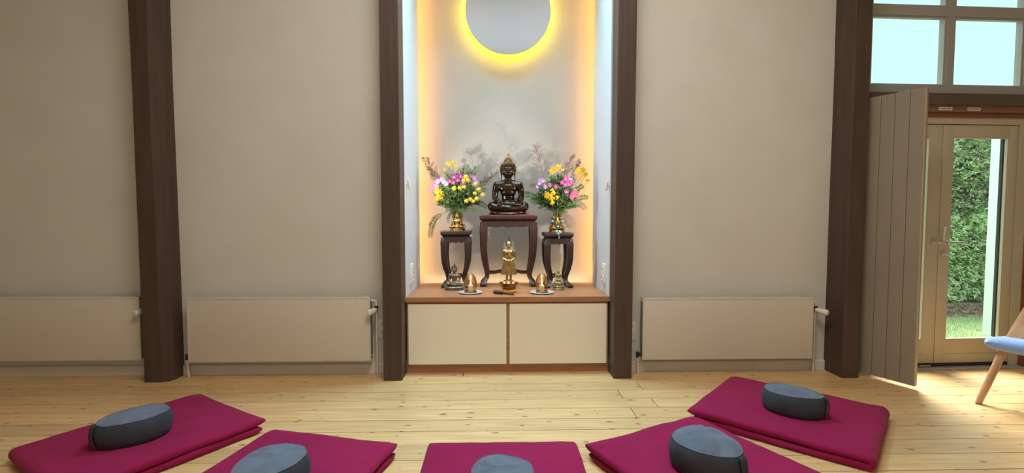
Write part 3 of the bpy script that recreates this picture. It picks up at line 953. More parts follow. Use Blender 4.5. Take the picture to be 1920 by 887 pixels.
for (px_, pz_) in ((-.006, -.006), (.011, .006)):
    inst('turquoise_bead', bead_t, t, (px_, -.140, pz_))
MB().tube([(.003, -.131, -.016), (.003, -.133, -.05)], [.002, .0035], 6).build('tassel', M_['taupeedge'], t)

# ================================================================== bouquets
rb = random.Random(11)
def leafquad(mb, p, d, n, L, W_):
    d = d.normalized(); s = d.cross(n)
    s = s.normalized() if s.length > 1e-6 else d.orthogonal().normalized()
    up = s.cross(d)
    a = p; b = p + d * L * .5 + s * W_ + up * L * .06; c_ = p + d * L - up * L * .05; e_ = p + d * L * .5 - s * W_ + up * L * .06
    mb.add([a, b, c_, e_], [(0, 1, 2), (0, 2, 3)])
def curve_pts(p0, p1, sag, n=14):
    p0 = Vector(p0); p1 = Vector(p1)
    q = (p0 + p1) / 2 + Vector(sag)
    return [p0 * (1 - u) ** 2 + q * 2 * u * (1 - u) + p1 * u * u for u in [i / n for i in range(n + 1)]]
def frond(parent, p0, p1, sag, m, W_=.035, n=16, start=.15, name='fern_frond'):
    pts = curve_pts(p0, p1, sag, n)
    mb = MB().tube(pts, [.0016 * (1 - .7 * i / n) for i in range(n + 1)], 5)
    L = (pts[-1] - pts[0]).length
    for i in range(int(n * 2.6)):
        u = start + (1 - start) * i / int(n * 2.6)
        k = min(int(u * n), n - 1); fr = u * n - k
        p = pts[k].lerp(pts[k + 1], fr)
        d = (pts[k + 1] - pts[k]).normalized()
        side = d.cross(Vector((0, -1, 0.25)))
        side = side.normalized()
        wl = W_ * math.sin(PI * min(1, (.18 + .82 * (1 - (u - start) / (1 - start))))) ** .6 * (1.0 - .45 * (u - start))
        for s in (-1, 1):
            dd = side * s + d * .55 + Vector((0, rb.uniform(-.25, .1), rb.uniform(-.2, .1)))
            leafquad(mb, p, dd + Vector((rb.uniform(-.2, .2), rb.uniform(-.2, .2), rb.uniform(-.2, .2))), Vector((rb.uniform(-.3, .3), -1, .3)), wl * rb.uniform(.6, 1.15), wl * .085)
    return mb.build(name, m, parent)
def plume(parent, p0, p1, sag, m, n=12, L=.05, name='reed_plume', start=.45):
    pts = curve_pts(p0, p1, sag, n)
    mb = MB().tube(pts, .0013, 5)
    for i in range(46):
        u = start + (1 - start) * (i / 46)
        k = min(int(u * n), n - 1)
        p = pts[k].lerp(pts[k + 1], u * n - k)
        d = (pts[k + 1] - pts[k]).normalized()
        side = Vector((rb.uniform(-1, 1), rb.uniform(-.7, .7), rb.uniform(-.4, .4)))
        dd = (d * .8 + side * .75).normalized()
        l = L * (1.15 - .75 * (u - start) / (1 - start)) * rb.uniform(.7, 1.15)
        q = p + dd * l * .5
        e2 = q + (dd + Vector((0, 0, -.35))).normalized() * l * .5
        mb.tube([p, q, e2], [.0006, .0006, .0004], 3)
        for f in (.45, .6, .75, .9, 1.0):
            r_ = p.lerp(q, f * 2) if f < .5 else q.lerp(e2, f * 2 - 1)
            leafquad(mb, r_, dd + Vector((rb.uniform(-.5, .5), rb.uniform(-.5, .5), -.3)), Vector((0, -1, 0)), .016, .0021)
    return mb.build(name, m, parent)
def petals(n, r, cup=.25, w_=.30, layers=1, tip=.5):
    mb = MB()
    for l in range(layers):
        rr = r * (1 - .27 * l)
        for i in range(n):
            a = 2 * PI * (i + .5 * l) / n + rb.uniform(-.06, .06)
            ca, sa = math.cos(a), math.sin(a)
            def P(d, s, z): return (d * ca - s * sa, d * sa + s * ca, z + l * r * .12)
            k = rr * rb.uniform(.9, 1.05)
            zc = cup * k * (1 + .5 * l)
            mb.add([P(k * .12, -k * w_ * .3, 0), P(k * .12, k * w_ * .3, 0), P(k * .62, k * w_ * .62, zc * .7), P(k, k * w_ * .3 * tip * 2, zc), P(k, -k * w_ * .3 * tip * 2, zc), P(k * .62, -k * w_ * .62, zc * .7)],
                   [(0, 1, 2, 5), (5, 2, 3, 4)])
    return mb
eye_me = MB().ell((0, 0, .002), (.0048, .0048, .003), 10, 6).mesh('flower_eye', M_['eye'], 180)
eye_y = MB().ell((0, 0, .002), (.005, .005, .0045), 10, 6).mesh('flower_eye', M_['yellow2'], 180)
pet = {
    'fuchsia': petals(14, .024).mesh('daisy', M_['fuchsia']), 'lilac': petals(14, .024).mesh('daisy', M_['lilac']), 'dusty': petals(13, .022, .35).mesh('daisy', M_['dusty']),
    'coral': petals(12, .026, .35, .34, 3).mesh('dahlia', M_['coral']), 'yellow': petals(8, .023, -.7, .26).mesh('coneflower', M_['yellow2']),
}
FR = {}
def bouquet(label, base, ox, spec):
    """spec offsets are metres from the vase mouth: x sideways, y depth (minus = toward the viewer), z up"""
    t = thing('flower_bouquet', label, 'bouquet', base)
    V = Vector
    for kind, x, y, z in spec['flowers']:
        p = V((x, y, z))
        d = V((x * 1.6 + rb.uniform(-.25, .25), -1, rb.uniform(-.1, .55) + z * .6 - .1)).normalized()
        rot = d.to_track_quat('Z', 'Y').to_euler()
        o = inst('dahlia' if kind == 'coral' else 'coneflower' if kind == 'yellow' else 'daisy', pet[kind], t, p, rot, rb.uniform(.85, 1.1))
        if kind != 'coral':
            inst('flower_eye', eye_y if kind == 'yellow' else eye_me, o)
        pts = curve_pts((x * .05, 0, -.05), p - d * .004, (0, 0.0, z * .12), 8)
        MB().tube(pts, .0016, 5).build('stem', M_['leaf'], t)
    for x, y, z, r_, n in spec['sprays']:
        mb = MB()
        c0 = V((x, y, z))
        for i in range(int(n * 3.2)):
            q = c0 + V((rb.gauss(0, r_ * .5), rb.gauss(0, r_ * .5), rb.gauss(0, r_ * .42)))
            mb.ell(q, (.0036, .0036, .0045), 5, 4)
            if i % 3 == 0: mb.tube([c0 + V((0, 0, -r_ * .9)), q], .0006, 3)
        o = mb.build('goldenrod_spray', M_['yellow'], t)
        MB().tube(curve_pts((x * .05, 0, -.05), c0 + V((0, 0, -r_ * .9)), (0, 0, z * .1), 8), .0015, 5).build('stem', M_['leaf'], t)
    for a in spec['fronds']: frond(t, *a)
    for a in spec['plumes']: plume(t, *a)
    for mname, n, spread, ztop, L in spec['mass']:
        mb = MB()
        for i in range(n):
            an = rb.uniform(0, 2 * PI); rr = math.sqrt(rb.random())
            tip = V((spread * rr * math.cos(an) * 1.05, spread * rr * math.sin(an) * .75, ztop * (1 - .45 * rr * rr) * rb.uniform(.35, 1.0)))
            p0 = tip * rb.uniform(.25, .9)
            d = (tip - p0 * .6) + V((rb.uniform(-.05, .05), rb.uniform(-.05, .05), rb.uniform(-.03, .05)))
            if i % 2:
                leafquad(mb, p0, d, V((rb.uniform(-1, 1), rb.uniform(-1, 1), .5)), L * rb.uniform(.6, 1.2), .0032)
            else:
                # a leafy tip: three small leaves splaying from one point near the outside of the bunch
                q0 = tip * rb.uniform(.7, 1.0)
                for k in range(3):
                    d2 = d.normalized() + V((rb.uniform(-.9, .9), rb.uniform(-.9, .9), rb.uniform(-.6, .7)))
                    leafquad(mb, q0, d2, V((rb.uniform(-1, 1), -1, rb.uniform(-.5, 1))), rb.uniform(.022, .045), rb.uniform(.003, .006))
        o = mb.build('foliage', M_[mname], t)
        o['kind'] = 'stuff'
    return t
def px(xp, yp, cx, cz, s=1 / 214.0):
    return ((xp - cx) * s, (cz - yp) * s)
def conv(lst, cx, cz):
    out = []
    for kind, xp, yp, dy in lst:
        x, z = px(xp, yp, cx, cz)
        out.append((kind, x, dy, z))
    return out
def P3(xp, yp, dy, cx, cz):
    x, z = px(xp, yp, cx, cz)
    return (x, dy, z)
L0 = (857, 398); R0 = (1046, 398)
lf = conv([('fuchsia', 845, 341, -.10), ('fuchsia', 853, 333, -.09), ('fuchsia', 860, 339, -.10), ('fuchsia', 865, 331, -.08), ('fuchsia', 852, 344, -.12), ('fuchsia', 870, 344, -.11), ('fuchsia', 858, 329, -.05),
           ('lilac', 822, 341, -.06), ('lilac', 829, 337, -.07), ('lilac', 839, 346, -.12), ('lilac', 890, 334, -.05), ('lilac', 884, 330, -.04), ('lilac', 894, 342, -.06), ('lilac', 834, 342, -.09),
           ('dusty', 811, 353, -.05), ('dusty', 815, 347, -.05), ('dusty', 819, 350, -.07), ('dusty', 809, 358, -.04),
           ('yellow', 875, 331, -.10), ('yellow', 880, 337, -.11), ('yellow', 893, 346, -.09), ('yellow', 853, 354, -.14), ('yellow', 865, 353, -.14), ('yellow', 873, 350, -.14), ('yellow', 899, 356, -.08), ('yellow', 906, 364, -.07),
           ('yellow', 892, 362, -.10), ('yellow', 884, 374, -.12), ('yellow', 890, 378, -.11), ('yellow', 876, 376, -.13), ('yellow', 896, 372, -.10), ('yellow', 872, 338, -.12)], *L0)
ls = []
for xp, yp, dy, r_, n in ((823, 360, -.06, .035, 46), (826, 370, -.07, .03, 40), (820, 375, -.06, .022, 22), (832, 364, -.08, .02, 18), (843, 307, -.02, .024, 22), (850, 304, -.02, .018, 14), (855, 312, -.02, .016, 10), (834, 317, -.02, .012, 8)):
    x, z = px(xp, yp, *L0); ls.append((x, dy, z, r_, n))
A = lambda xp, yp, dy=0.0: P3(xp, yp, dy, *L0)
lfr = [((0, 0, 0), A(808, 446, -.08), (-.12, -.02, .13), M_['leafdark'], .05, 18, .3), ((-.01, 0, 0), A(842, 420, -.08), (-.05, -.02, .05), M_['leafdark'], .025),
       ((0, 0, .02), A(914, 390, -.06), (.05, 0, .11), M_['leafdark'], .045), ((0, 0, .02), A(913, 354, -.02), (.04, 0, .06), M_['leafdark'], .045), ((0, 0, 0), A(905, 402, -.09), (.02, 0, .06), M_['leaf'], .03),
       ((0, 0, 0), A(872, 402, -.1), (.02, -.03, .06), M_['leaf'], .025), ((0, 0, 0), A(838, 398, -.1), (-.02, -.03, .07), M_['leaf'], .03),
       ((0, .02, .05), A(876, 307, .0), (.0, 0, .06), M_['leafgrey'], .05, 16, .4), ((0, .02, .05), A(896, 312, .0), (.0, 0, .06), M_['leafgrey'], .05, 16, .4), ((0, .02, .05), A(885, 318, -.02), (.0, 0, .04), M_['leaf'], .05, 16, .4),
       ((0, .02, .05), A(862, 316, .0), (.0, 0, .04), M_['leafgrey'], .04, 16, .4), ((0, .02, .05), A(835, 322, .02), (.0, 0, .04), M_['leafgrey'], .04, 16, .4), ((0, 0, .02), A(812, 362, .02), (-.03, 0, .03), M_['leaf'], .04)]
lpl = [((0, .03, .03), A(796, 297, .0), (-.06, 0, .10), M_['reed'], 12, .075), ((0, .02, .03), A(806, 316, .0), (-.06, 0, .06), M_['reed'], 12, .06), ((0, .03, .03), A(932, 321, .06), (.02, 0, .03), M_['reed'], 12, .055),
       ((0, .03, .03), A(815, 325, .02), (-.04, 0, .06), M_['reed'], 12, .05), ((0, .03, .03), A(922, 328, .05), (.03, 0, .05), M_['reed'], 12, .05)]
bouquet('left bouquet of pink daisies, yellow flowers and drooping ferns', (-.374, 4.402, 1.112 + .168), 0,
        dict(flowers=lf, sprays=ls, fronds=lfr, plumes=lpl, mass=[('leafdark', 1150, .16, .30, .07), ('leaf', 900, .19, .34, .055), ('leafgrey', 420, .18, .42, .055)]))
rf = conv([('lilac', 1012, 341, -.07), ('lilac', 1008, 348, -.06), ('lilac', 1022, 348, -.10), ('lilac', 1018, 337, -.07), ('lilac', 1031, 345, -.08), ('lilac', 1013, 334, -.04), ('lilac', 1069, 336, -.06),
           ('fuchsia', 1053, 341, -.11), ('fuchsia', 1060, 334, -.09), ('fuchsia', 1065, 343, -.10), ('fuchsia', 1041, 348, -.12), ('fuchsia', 1058, 345, -.12), ('fuchsia', 1070, 340, -.08), ('fuchsia', 1060, 358, -.13),
           ('coral', 1073, 362, -.09), ('coral', 1077, 356, -.07), ('coral', 1070, 368, -.10), ('coral', 1080, 364, -.06)], *R0)
rs = []
for xp, yp, dy, r_, n in ((1040, 314, -.04, .024, 30), (1047, 310, -.04, .022, 26), (1034, 320, -.04, .018, 18), (1057, 315, -.02, .012, 8), (1085, 318, -.05, .028, 40), (1093, 316, -.05, .026, 36), (1098, 324, -.05, .024, 28),
                          (1089, 330, -.05, .02, 20), (1102, 335, -.05, .014, 12), (1024, 364, -.14, .026, 34), (1031, 368, -.14, .028, 40), (1036, 360, -.14, .02, 20), (1033, 378, -.14, .02, 20), (1042, 368, -.14, .016, 14), (1034, 355, -.13, .016, 14)):
    x, z = px(xp, yp, *R0); rs.append((x, dy, z, r_, n))
B = lambda xp, yp, dy=0.0: P3(xp, yp, dy, *R0)
rfr = [((0, 0, .02), B(984, 362, -.05), (-.06, 0, .08), M_['leaf'], .055, 18, .25), ((0, 0, .02), B(994, 376, -.07), (-.04, 0, .09), M_['leaf'], .05), ((0, 0, .02), B(1016, 384, -.1), (-.02, 0, .06), M_['leafdark'], .04),
       ((0, 0, .02), B(1098, 390, -.06), (.06, 0, .12), M_['reed'], .05, 16, .35), ((0, 0, .02), B(1104, 368, -.03), (.06, 0, .09), M_['leaf'], .05), ((0, 0, .01), B(1086, 383, -.08), (.02, 0, .05), M_['leaf'], .045),
       ((0, 0, 0), B(1062, 396, -.11), (.01, -.02, .05), M_['leaf'], .03), ((0, 0, 0), B(1027, 392, -.1), (-.01, -.02, .05), M_['leafdark'], .03),
       ((0, .02, .05), B(1036, 325, 0), (0, 0, .04), M_['leafgrey'], .045, 16, .4), ((0, .02, .05), B(1080, 332, .0), (0, 0, .04), M_['leafdark'], .045, 16, .4), ((0, .02, .05), B(1052, 322, 0), (0, 0, .04), M_['leafgrey'], .045, 16, .4),
       ((0, .02, .05), B(1096, 345, 0), (0, 0, .04), M_['leafdark'], .045, 16, .4), ((0, .02, .02), B(994, 346, .0), (-.02, 0, .16), M_['reed'], .03, 16, .5)]
rpl = [((0, .04, .03), B(1006, 271, .03), (-.05, 0, .06), M_['reed'], 12, .11), ((0, .03, .03), B(1074, 289, .02), (.03, 0, .06), M_['reed'], 12, .085), ((0, .03, .03), B(1090, 300, .03), (.02, 0, .10), M_['reed'], 12, .06),
       ((0, .03, .03), B(1064, 305, .03), (.01, 0, .06), M_['reed'], 12, .06)]
bouquet('right bouquet with a tall reed plume, coral dahlias and pink daisies', (.516, 4.372, 1.098 + .168), 0,
        dict(flowers=rf, sprays=rs, fronds=rfr, plumes=rpl, mass=[('leafdark', 1350, .165, .31, .07), ('leaf', 760, .19, .34, .055), ('leafgrey', 300, .18, .40, .055)]))

# ================================================================== floor mats and cushions
def mat_mesh(W_, D, seed):
    """a quilt folded once: the fold lies at local -Y end (y=-D), open layers at y=0; T = thickness of one layer"""
    T = .040
    r0 = T * .5 + .001
    mb = MB()
    path = []
    n = 34
    for i in range(n + 1):
        u = i / n
        path.append(((-.02 - (D - .02) * u), T * .5, 1))
    Lc = path[-1][0]
    for i in range(1, 9):
        a = PI * i / 9
        path.append((Lc - (r0 + .002) * math.sin(a), T * .5 + r0 * (1 - math.cos(a)), 1))
    for i in range(n + 1):
        u = 1 - i / n
        path.append((-(D) * u, T * 1.5 + .002, 1))
    N = len(path)
    nr = 64
    rings = []
    for i, (y, z, _) in enumerate(path):
        a = Vector((0, path[max(i - 1, 0)][0], path[max(i - 1, 0)][1])); b = Vector((0, path[min(i + 1, N - 1)][0], path[min(i + 1, N - 1)][1]))
        d = (b - a).normalized()
        nrm = Vector((0, -d.z, d.y))
        f = 1.0
        e = min(i, N - 1 - i)
        th = T * (0.28 if e == 0 else .72 if e == 1 else .94 if e == 2 else 1.0)
        ww = W_ - (.016 if e == 0 else .004 if e == 1 else 0)
        ring = []
        rr = th * .46
        sec = []
        for cxs, czs, a0 in ((1, 1, 0), (-1, 1, 90), (-1, -1, 180), (1, -1, 270)):
            for q in range(5):
                an = R(a0 + 90 * q / 4)
                sec.append((cxs * (ww / 2 - rr) + rr * math.cos(an), czs * (th / 2 - rr) + rr * math.sin(an)))
            if a0 in (0, 180):
                for q in range(1, 22):
                    sec.append((cxs * (ww / 2 - rr) * (1 - 2 * q / 22), czs * th / 2))
        for x, h in sec:
            edge = .010 * noise.noise(Vector((y * 3.1, z * 30, seed * 3.1))) + .004 * noise.noise(Vector((y * 9, z * 30, seed * 5.3)))
            wob = .007 * noise.noise(Vector((x * 4 + seed * 7, y * 4, round(z / T)))) + .0022 * noise.noise(Vector((x * 15, y * 15, seed + round(z / T))))
            up = 1 if h * nrm.z > 0 else .15
            p = Vector((x + edge * (abs(x) / (ww / 2)), y + .006 * noise.noise(Vector((x * 5, z * 20, seed))), z)) + nrm * h
            p.z += wob * up
            p.z = max(p.z, 0.001)
            ring.append(p)
        rings.append(ring)
    mb.loft(rings)
    return mb
def mat_thing(label, corner_mid, direction, W_, D, seed):
    ang = math.atan2(direction[1], direction[0]) + PI / 2     # local -Y points along direction
    mb = mat_mesh(W_, D, seed)
    o = mb.build('meditation_mat', M_['magenta'], loc=(corner_mid[0], corner_mid[1], 0.0005), rotz=ang, smooth=60)
    tag(o, label, 'floor mat', 'raspberry red folded meditation mats on the floor')
    return o
def zafu(label, loc, ang, Lx, Ly, H, seed, strap=True, puff=1.0):
    """oval cushion, long axis on local X, strap at +X"""
    t = thing('meditation_cushion', label, 'cushion', loc, ang, 'slate grey oval cushions on the mats')
    n = 72
    def outline(a, sc, k=0.0):
        c_, s_ = math.cos(a), math.sin(a)
        x = Lx / 2 * c_; y = Ly / 2 * s_ * (1 - .15 * c_)
        return Vector((x * sc, y * sc, 0))
    rings = []
    side = [(0.0, .90), (.06, .955), (.18, 1.0), (.4, 1.03), (.62, 1.03), (.8, 1.005), (.92, .965), (.985, .925)]
    for h, sc in side:
        ring = []
        for j in range(n):
            a = 2 * PI * j / n
            p = outline(a, sc)
            q = noise.noise(Vector((p.x * 9, p.y * 9, h * 2 + seed)))
            p *= 1 + .022 * q + .006 * math.sin(a * 11 + seed) * h
            p.z = h * H + (.007 * noise.noise(Vector((p.x * 8, p.y * 8, seed * 5.0))) if h > .4 else 0)
            ring.append(p)
        rings.append(ring)
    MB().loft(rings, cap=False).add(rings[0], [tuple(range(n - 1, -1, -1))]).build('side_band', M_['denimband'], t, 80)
    rim = rings[-1]
    topr = [rim]
    for k in range(1, 19):
        u = 1 - k / 18.0 * .995
        ring = []
        for j in range(n):
            a = 2 * PI * j / n
            b = rim[j]
            p = Vector((b.x * u, b.y * u, b.z * u + (rim[0].z + .0) * (1 - u)))
            dome = .030 * min(puff, 1.2) * (1 - u ** 2.0)
            ridge = 1 - abs(noise.noise(Vector((p.x * 6 + p.y * 5 + seed, p.y * 9 - p.x * 4, seed * 2.0)))) * 2.2
            fold = noise.noise(Vector((p.x * 9 + seed * 3, p.y * 15, seed))) * .006 * puff + max(0, ridge) ** 3 * .008 * puff
            rad = .0040 * math.sin(a * 9 + seed + 2 * noise.noise(Vector((math.cos(a), math.sin(a), seed)))) * max(0, (u - .35)) * (1 - u) * 6
            p.z += dome + fold * (1 - u ** 5) + rad
            ring.append(p)
        topr.append(ring)
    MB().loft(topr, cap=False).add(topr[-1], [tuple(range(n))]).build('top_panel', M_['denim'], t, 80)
    MB().tube([p * 1.004 for p in rim] + [rim[0] * 1.004], .0019, 6, cap=False).build('piping', M_['denim'], t, 60)
    if strap:
        mb = MB()
        e = Lx / 2
        pr = [(e * .965, H * .99), (e * 1.02, H * .93), (e * 1.075, H * .6), (e * 1.06, H * .25), (e * 1.0, H * .12)]
        pr2 = []
        for i in range(13):
            u = i / 12 * (len(pr) - 1); k = min(int(u), len(pr) - 2); f = u - k
            pr2.append((pr[k][0] * (1 - f) + pr[k + 1][0] * f, pr[k][1] * (1 - f) + pr[k + 1][1] * f))
        rings = []
        for x, z in pr2:
            rings.append([(x, -.022, z), (x + .004, -.022, z + .002), (x + .004, .022, z + .002), (x, .022, z)])
        mb.loft(rings)
        mb.build('strap', M_['strap'], t, 50)
        MB().box(e * 1.072, e * 1.085, -.016, .016, H * .2, H * .36).build('care_label', M_['mallet'], t)
    return t
ZM = .0845
mat_thing('raspberry folded mat leftmost in the arc, its fold at the far left', (-1.676, 3.052), (-.557, -.83), .76, .875, 1)
mat_thing('raspberry folded mat second from the left in the arc', (-.892, 2.622), (-.25, -.968), .755, .9, 2)
mat_thing('raspberry folded mat in the centre of the arc, facing the altar', (.018, 2.53), (.0, -1), .775, .9, 3)
mat_thing('raspberry folded mat between the centre mat and the rightmost mat', (.797, 2.66), (.44, -.90), .785, .92, 4)
mat_thing('raspberry folded mat rightmost in the arc, nearest the door', (1.432, 3.222), (.735, -.68), .83, .89, 5)
zafu('slate grey oval cushion on the leftmost mat, strap end turned to the viewer', (-1.935, 2.60, ZM), math.atan2(-.81, -.59), .34, .245, .125, 1, True, .6)
zafu('slate grey oval cushion on the second mat from the left', (-.985, 2.075, ZM), math.atan2(-.93, -.37), .34, .27, .135, 2)
zafu('slate grey oval cushion on the centre mat, cut by the lower edge', (.012, 1.945, ZM), math.atan2(-1, 0.0), .34, .27, .135, 3, True, .9)
zafu('wrinkled slate grey oval cushion on the mat right of the centre', (.965, 2.20, ZM), math.atan2(-.86, .51), .345, .285, .135, 4, True, 2.3)
zafu('slate grey oval cushion on the rightmost mat by the door', (1.762, 2.845, ZM), math.atan2(-.68, .735), .335, .24, .125, 5, True, .6)

# ================================================================== door wall
PIV = Vector((2.78, 3.86, 0))
XF = Matrix.Translation(PIV) @ Matrix.Rotation(R(2.5), 4, 'Z') @ Matrix.Diagonal((1.042, 1, 1, 1)) @ Matrix.Translation(-PIV)
def D_(m): m.x = XF; return m
DX0, DX1 = 2.92, 4.235
# wall right of the door and above the window
struct(D_(MB().box(4.33, 5.75, 3.86, 4.06, 0, 4.3).box(2.72, 4.4, 3.88, 4.06, 3.75, 4.3)).build('wall_door', M_['plaster']))
# door frame
dr = struct(thing('door_1', 'grey-beige glazed double door to the garden', 'door'))
tp = M_['doorpaint']
D_(MB().box(2.74, 2.925, 3.84, 3.94, 0, 2.035).box(4.165, 4.24, 3.84, 3.94, 0, 2.035).box(2.925, 4.165, 3.84, 3.94, 1.985, 2.035)).build('frame', tp, dr)
def leaf(x0, x1, name, gx0, gx1):
    f = MB()
    z0, z1 = .04, 1.98
    y0, y1 = 3.85, 3.91
    f.box(x0, gx0, y0, y1, z0, z1, .002).box(gx1, x1, y0, y1, z0, z1, .002).box(gx0, gx1, y0, y1, 1.885, z1, .002).box(gx0, gx1, y0, y1, z0 + .075, .232, .002).box(gx0, gx1, y0, y1, z0, z0 + .073, .002)
    o = D_(f).build(name, tp, dr, 30)
    D_(MB().box(gx0, gx1, 3.876, 3.884, .232, 1.885)).build('glass', M_['glass'], o)
    b = MB()
    t_ = .012
    for a, c_, q, s_ in ((gx0, gx0 + t_, .232, 1.885), (gx1 - t_, gx1, .232, 1.885), (gx0 + t_, gx1 - t_, 1.873, 1.885), (gx0 + t_, gx1 - t_, .232, .240)):
        b.box(a, c_, 3.852, 3.874, q, s_)
    D_(b).build('glazing_bead', tp, o)
    b = MB()
    for a, c_ in ((gx0 + .001, gx0 + .006), (gx1 - .013, gx1 - .001)):
        b.box(a, c_, 3.886, 3.908, .24, 1.88)
    D_(b).build('seal', M_['rubber'], o)
    return o
leaf(2.93, 3.532, 'left_leaf', 2.985, 3.435)
leaf(3.537, 4.160, 'right_leaf', 3.618, 4.088)
def handle(x, z, up):
    h = thing('x', None, None)
    bpy.data.objects.remove(h)
    m = MB()
    y = 3.85
    m.tube([(x, y, z), (x, y - .008, z)], .026, 20)
    m.tube([(x, y - .008, z), (x, y - .045, z)], .010, 12)
    if up:
        m.capsule((x, y - .048, z), .010, (x + .032, y - .052, z + .012), .009)
        m.capsule((x + .032, y - .052, z + .012), .009, (x + .040, y - .052, z + .12), .011)
    else:
        m.capsule((x, y - .048, z), .010, (x + .13, y - .05, z + .002), .0085)
    return D_(m).build('handle', M_['chrome'], dr, 50)
handle(3.495, 1.035, True)
handle(3.574, 1.033, False)
m = MB(); m.tube([(3.574, 3.85, .935), (3.574, 3.842, .935)], .024, 20); m.box(3.571, 3.577, 3.838, 3.843, .925, .945)
m.tube([(3.574, 3.842, .935), (3.574, 3.825, .935), (3.59, 3.82, .935)], .006, 8)
D_(m).build('lock_rose', M_['chrome'], dr, 40)
D_(MB().box(3.0, 4.24, 3.85, 3.94, 0.0, .036)).build('threshold', M_['rubber'], dr)
D_(MB().box(2.95, 4.24, 3.79, 3.85, 0.0, .012, .004)).build('sill_strip', M_['alu'], dr, 30)
D_(MB().box(3.40, 3.50, 3.835, 3.85, .018, .026)).build('floor_bolt', M_['chrome'], dr)
# trims and beam over the door
struct(D_(MB().box(2.74, 4.33, 3.83, 3.94, 2.035, 2.075)).build('trim_1', M_['redwood2']))
st = struct(D_(MB().box(2.74, 4.33, 3.815, 3.94, 2.075, 2.125)).build('trim_2', M_['redwood']))
for x0_, x1_ in ((3.455, 3.565), (3.69, 3.795)):
    s_ = D_(MB().box(x0_, x1_, 3.8135, 3.816, 2.086, 2.112)).build('sticker', M_['sticker'], st)
    k = MB()
    q = x0_ + .006
    while q < x1_ - .012:
        l = rb.uniform(.004, .012)
        k.box(q, q + l, 3.8128, 3.8136, 2.094, 2.103)
        q += l + .004
    D_(k).build('print', M_['ink'], s_)
struct(D_(MB().box(2.74, 4.33, 3.79, 3.96, 2.125, 2.215)).build('lintel_beam', M_['darkbeam']))
struct(D_(MB().box(4.24, 4.33, 3.83, 3.96, 0, 2.035)).build('trim_3', M_['redwood2']))
# window above
wn = struct(thing('window_1', 'tall gridded window above the garden door', 'window'))
f = MB()
y0, y1 = 3.86, 3.94
for a, b in ((2.74, 2.93), (3.548, 3.602), (4.195, 4.33)):
    f.box(a, b, y0, y1, 2.215, 3.75)
rows = [(2.215, 2.298), (2.838, 2.918), (3.458, 3.538), (3.69, 3.75)]
for a, b in rows:
    f.box(2.93, 3.548, y0, y1, a, b); f.box(3.602, 4.195, y0, y1, a, b)
D_(f).build('frame', M_['windowpaint'], wn)
for i in range(3):
    for a, b in ((2.93, 3.548), (3.602, 4.195)):
        z0, z1 = rows[i][1], rows[i + 1][0]
        p = D_(MB().box(a, b, 3.905, 3.911, z0, z1)).build('pane', M_['glass'], wn)
        t_ = .018
        k = MB().box(a, a + t_, 3.872, 3.905, z0, z1).box(b - t_, b, 3.872, 3.905, z0, z1).box(a + t_, b - t_, 3.872, 3.905, z1 - t_, z1).box(a + t_, b - t_, 3.872, 3.905, z0, z0 + .006)
        D_(k).build('glazing_bead', M_['windowpaint'], p)
# open panelled shutter hinged at the post
sh = thing('door_shutter', 'taupe boarded shutter panel standing open beside the post', 'shutter', (2.832, 3.735, 0.027))
vec = Vector((2.990, 3.398, 0)) - Vector((2.832, 3.735, 0))
sh.rotation_euler = (0, 0, math.atan2(vec.y, vec.x))
LW = vec.length
for i in range(4):
    a = LW * i / 4; b = LW * (i + 1) / 4
    MB().box(a + .0012, b - .0012, -.012, .008, 0, 2.122, .0025).build('board', M_['taupe'], sh)
MB().box(0.0, LW + .001, .008, .024, 0, 2.122).build('back_board', M_['taupe'], sh)
MB().box(LW - .002, LW + .004, -.011, .006, 0, 2.122).build('edge_strip', M_['taupeedge'], sh)
for zz in (.25, 1.05, 1.85):
    MB().tube([(-.006, .0, zz), (-.006, .0, zz + .09)], .007, 10).build('hinge', M_['chrome'], sh, 40)

# ================================================================== chair at the right edge
ch = thing('lounge_chair', 'wooden chair with a sky blue seat, cut by the right edge', 'chair', (3.182, 3.13, 0), R(25))
def beam(mb, p, q, w_, t_, ax=Vector((0, 1, 0))):
    p = Vector(p); q = Vector(q); d = (q - p).normalized(); s = ax; u = d.cross(s).normalized()
    rings = []
    for pt, k in ((p, .8), (p.lerp(q, .3), .95), (p.lerp(q, .7), 1.0), (q, 1.0)):
        rr = []
        for j in range(12):
            a = 2 * PI * j / 12
            c_, s_ = math.cos(a), math.sin(a)
            rr.append(pt + u * (w_ / 2 * k * math.copysign(abs(c_) ** .5, c_)) + s * (t_ / 2 * k * math.copysign(abs(s_) ** .5, s_)))
        rings.append(rr)
    return mb.loft(rings)
for yy in (0.0, -.50):
    beam(MB(), (.02, yy, 0), (.178, yy - (.073 if yy == 0 else -.073), .40), .055, .036).build('front_leg', M_['beech'], ch, 50)
    beam(MB(), (.97, yy, 0), (.74, yy, .40), .045, .034).build('rear_leg', M_['beech'], ch, 50)
    beam(MB(), (.21, yy, .345), (.78, yy, .29), .035, .026).build('side_rail', M_['beech'], ch, 50)
rings = []
for i in range(15):
    u = i / 14
    x = .055 + .62 * u
    zc = .412 - .05 * u
    sc = math.sin(PI * min(1, max(0.0, .5 * min(u, 1 - u) / .09))) ** .5 if min(u, 1 - u) < .09 else 1
    sc = max(sc, .25)
    ring = []
    for j in range(28):
        a = 2 * PI * j / 28
        c_, s_ = math.cos(a), math.sin(a)
        ring.append((x, -.25 + .262 * (0.9 + .1 * sc) * math.copysign(abs(c_) ** .35, c_), zc + .047 * sc * math.copysign(abs(s_) ** .7, s_)))
    rings.append(ring)
MB().loft(rings).build('seat', M_['blue'], ch, 60)
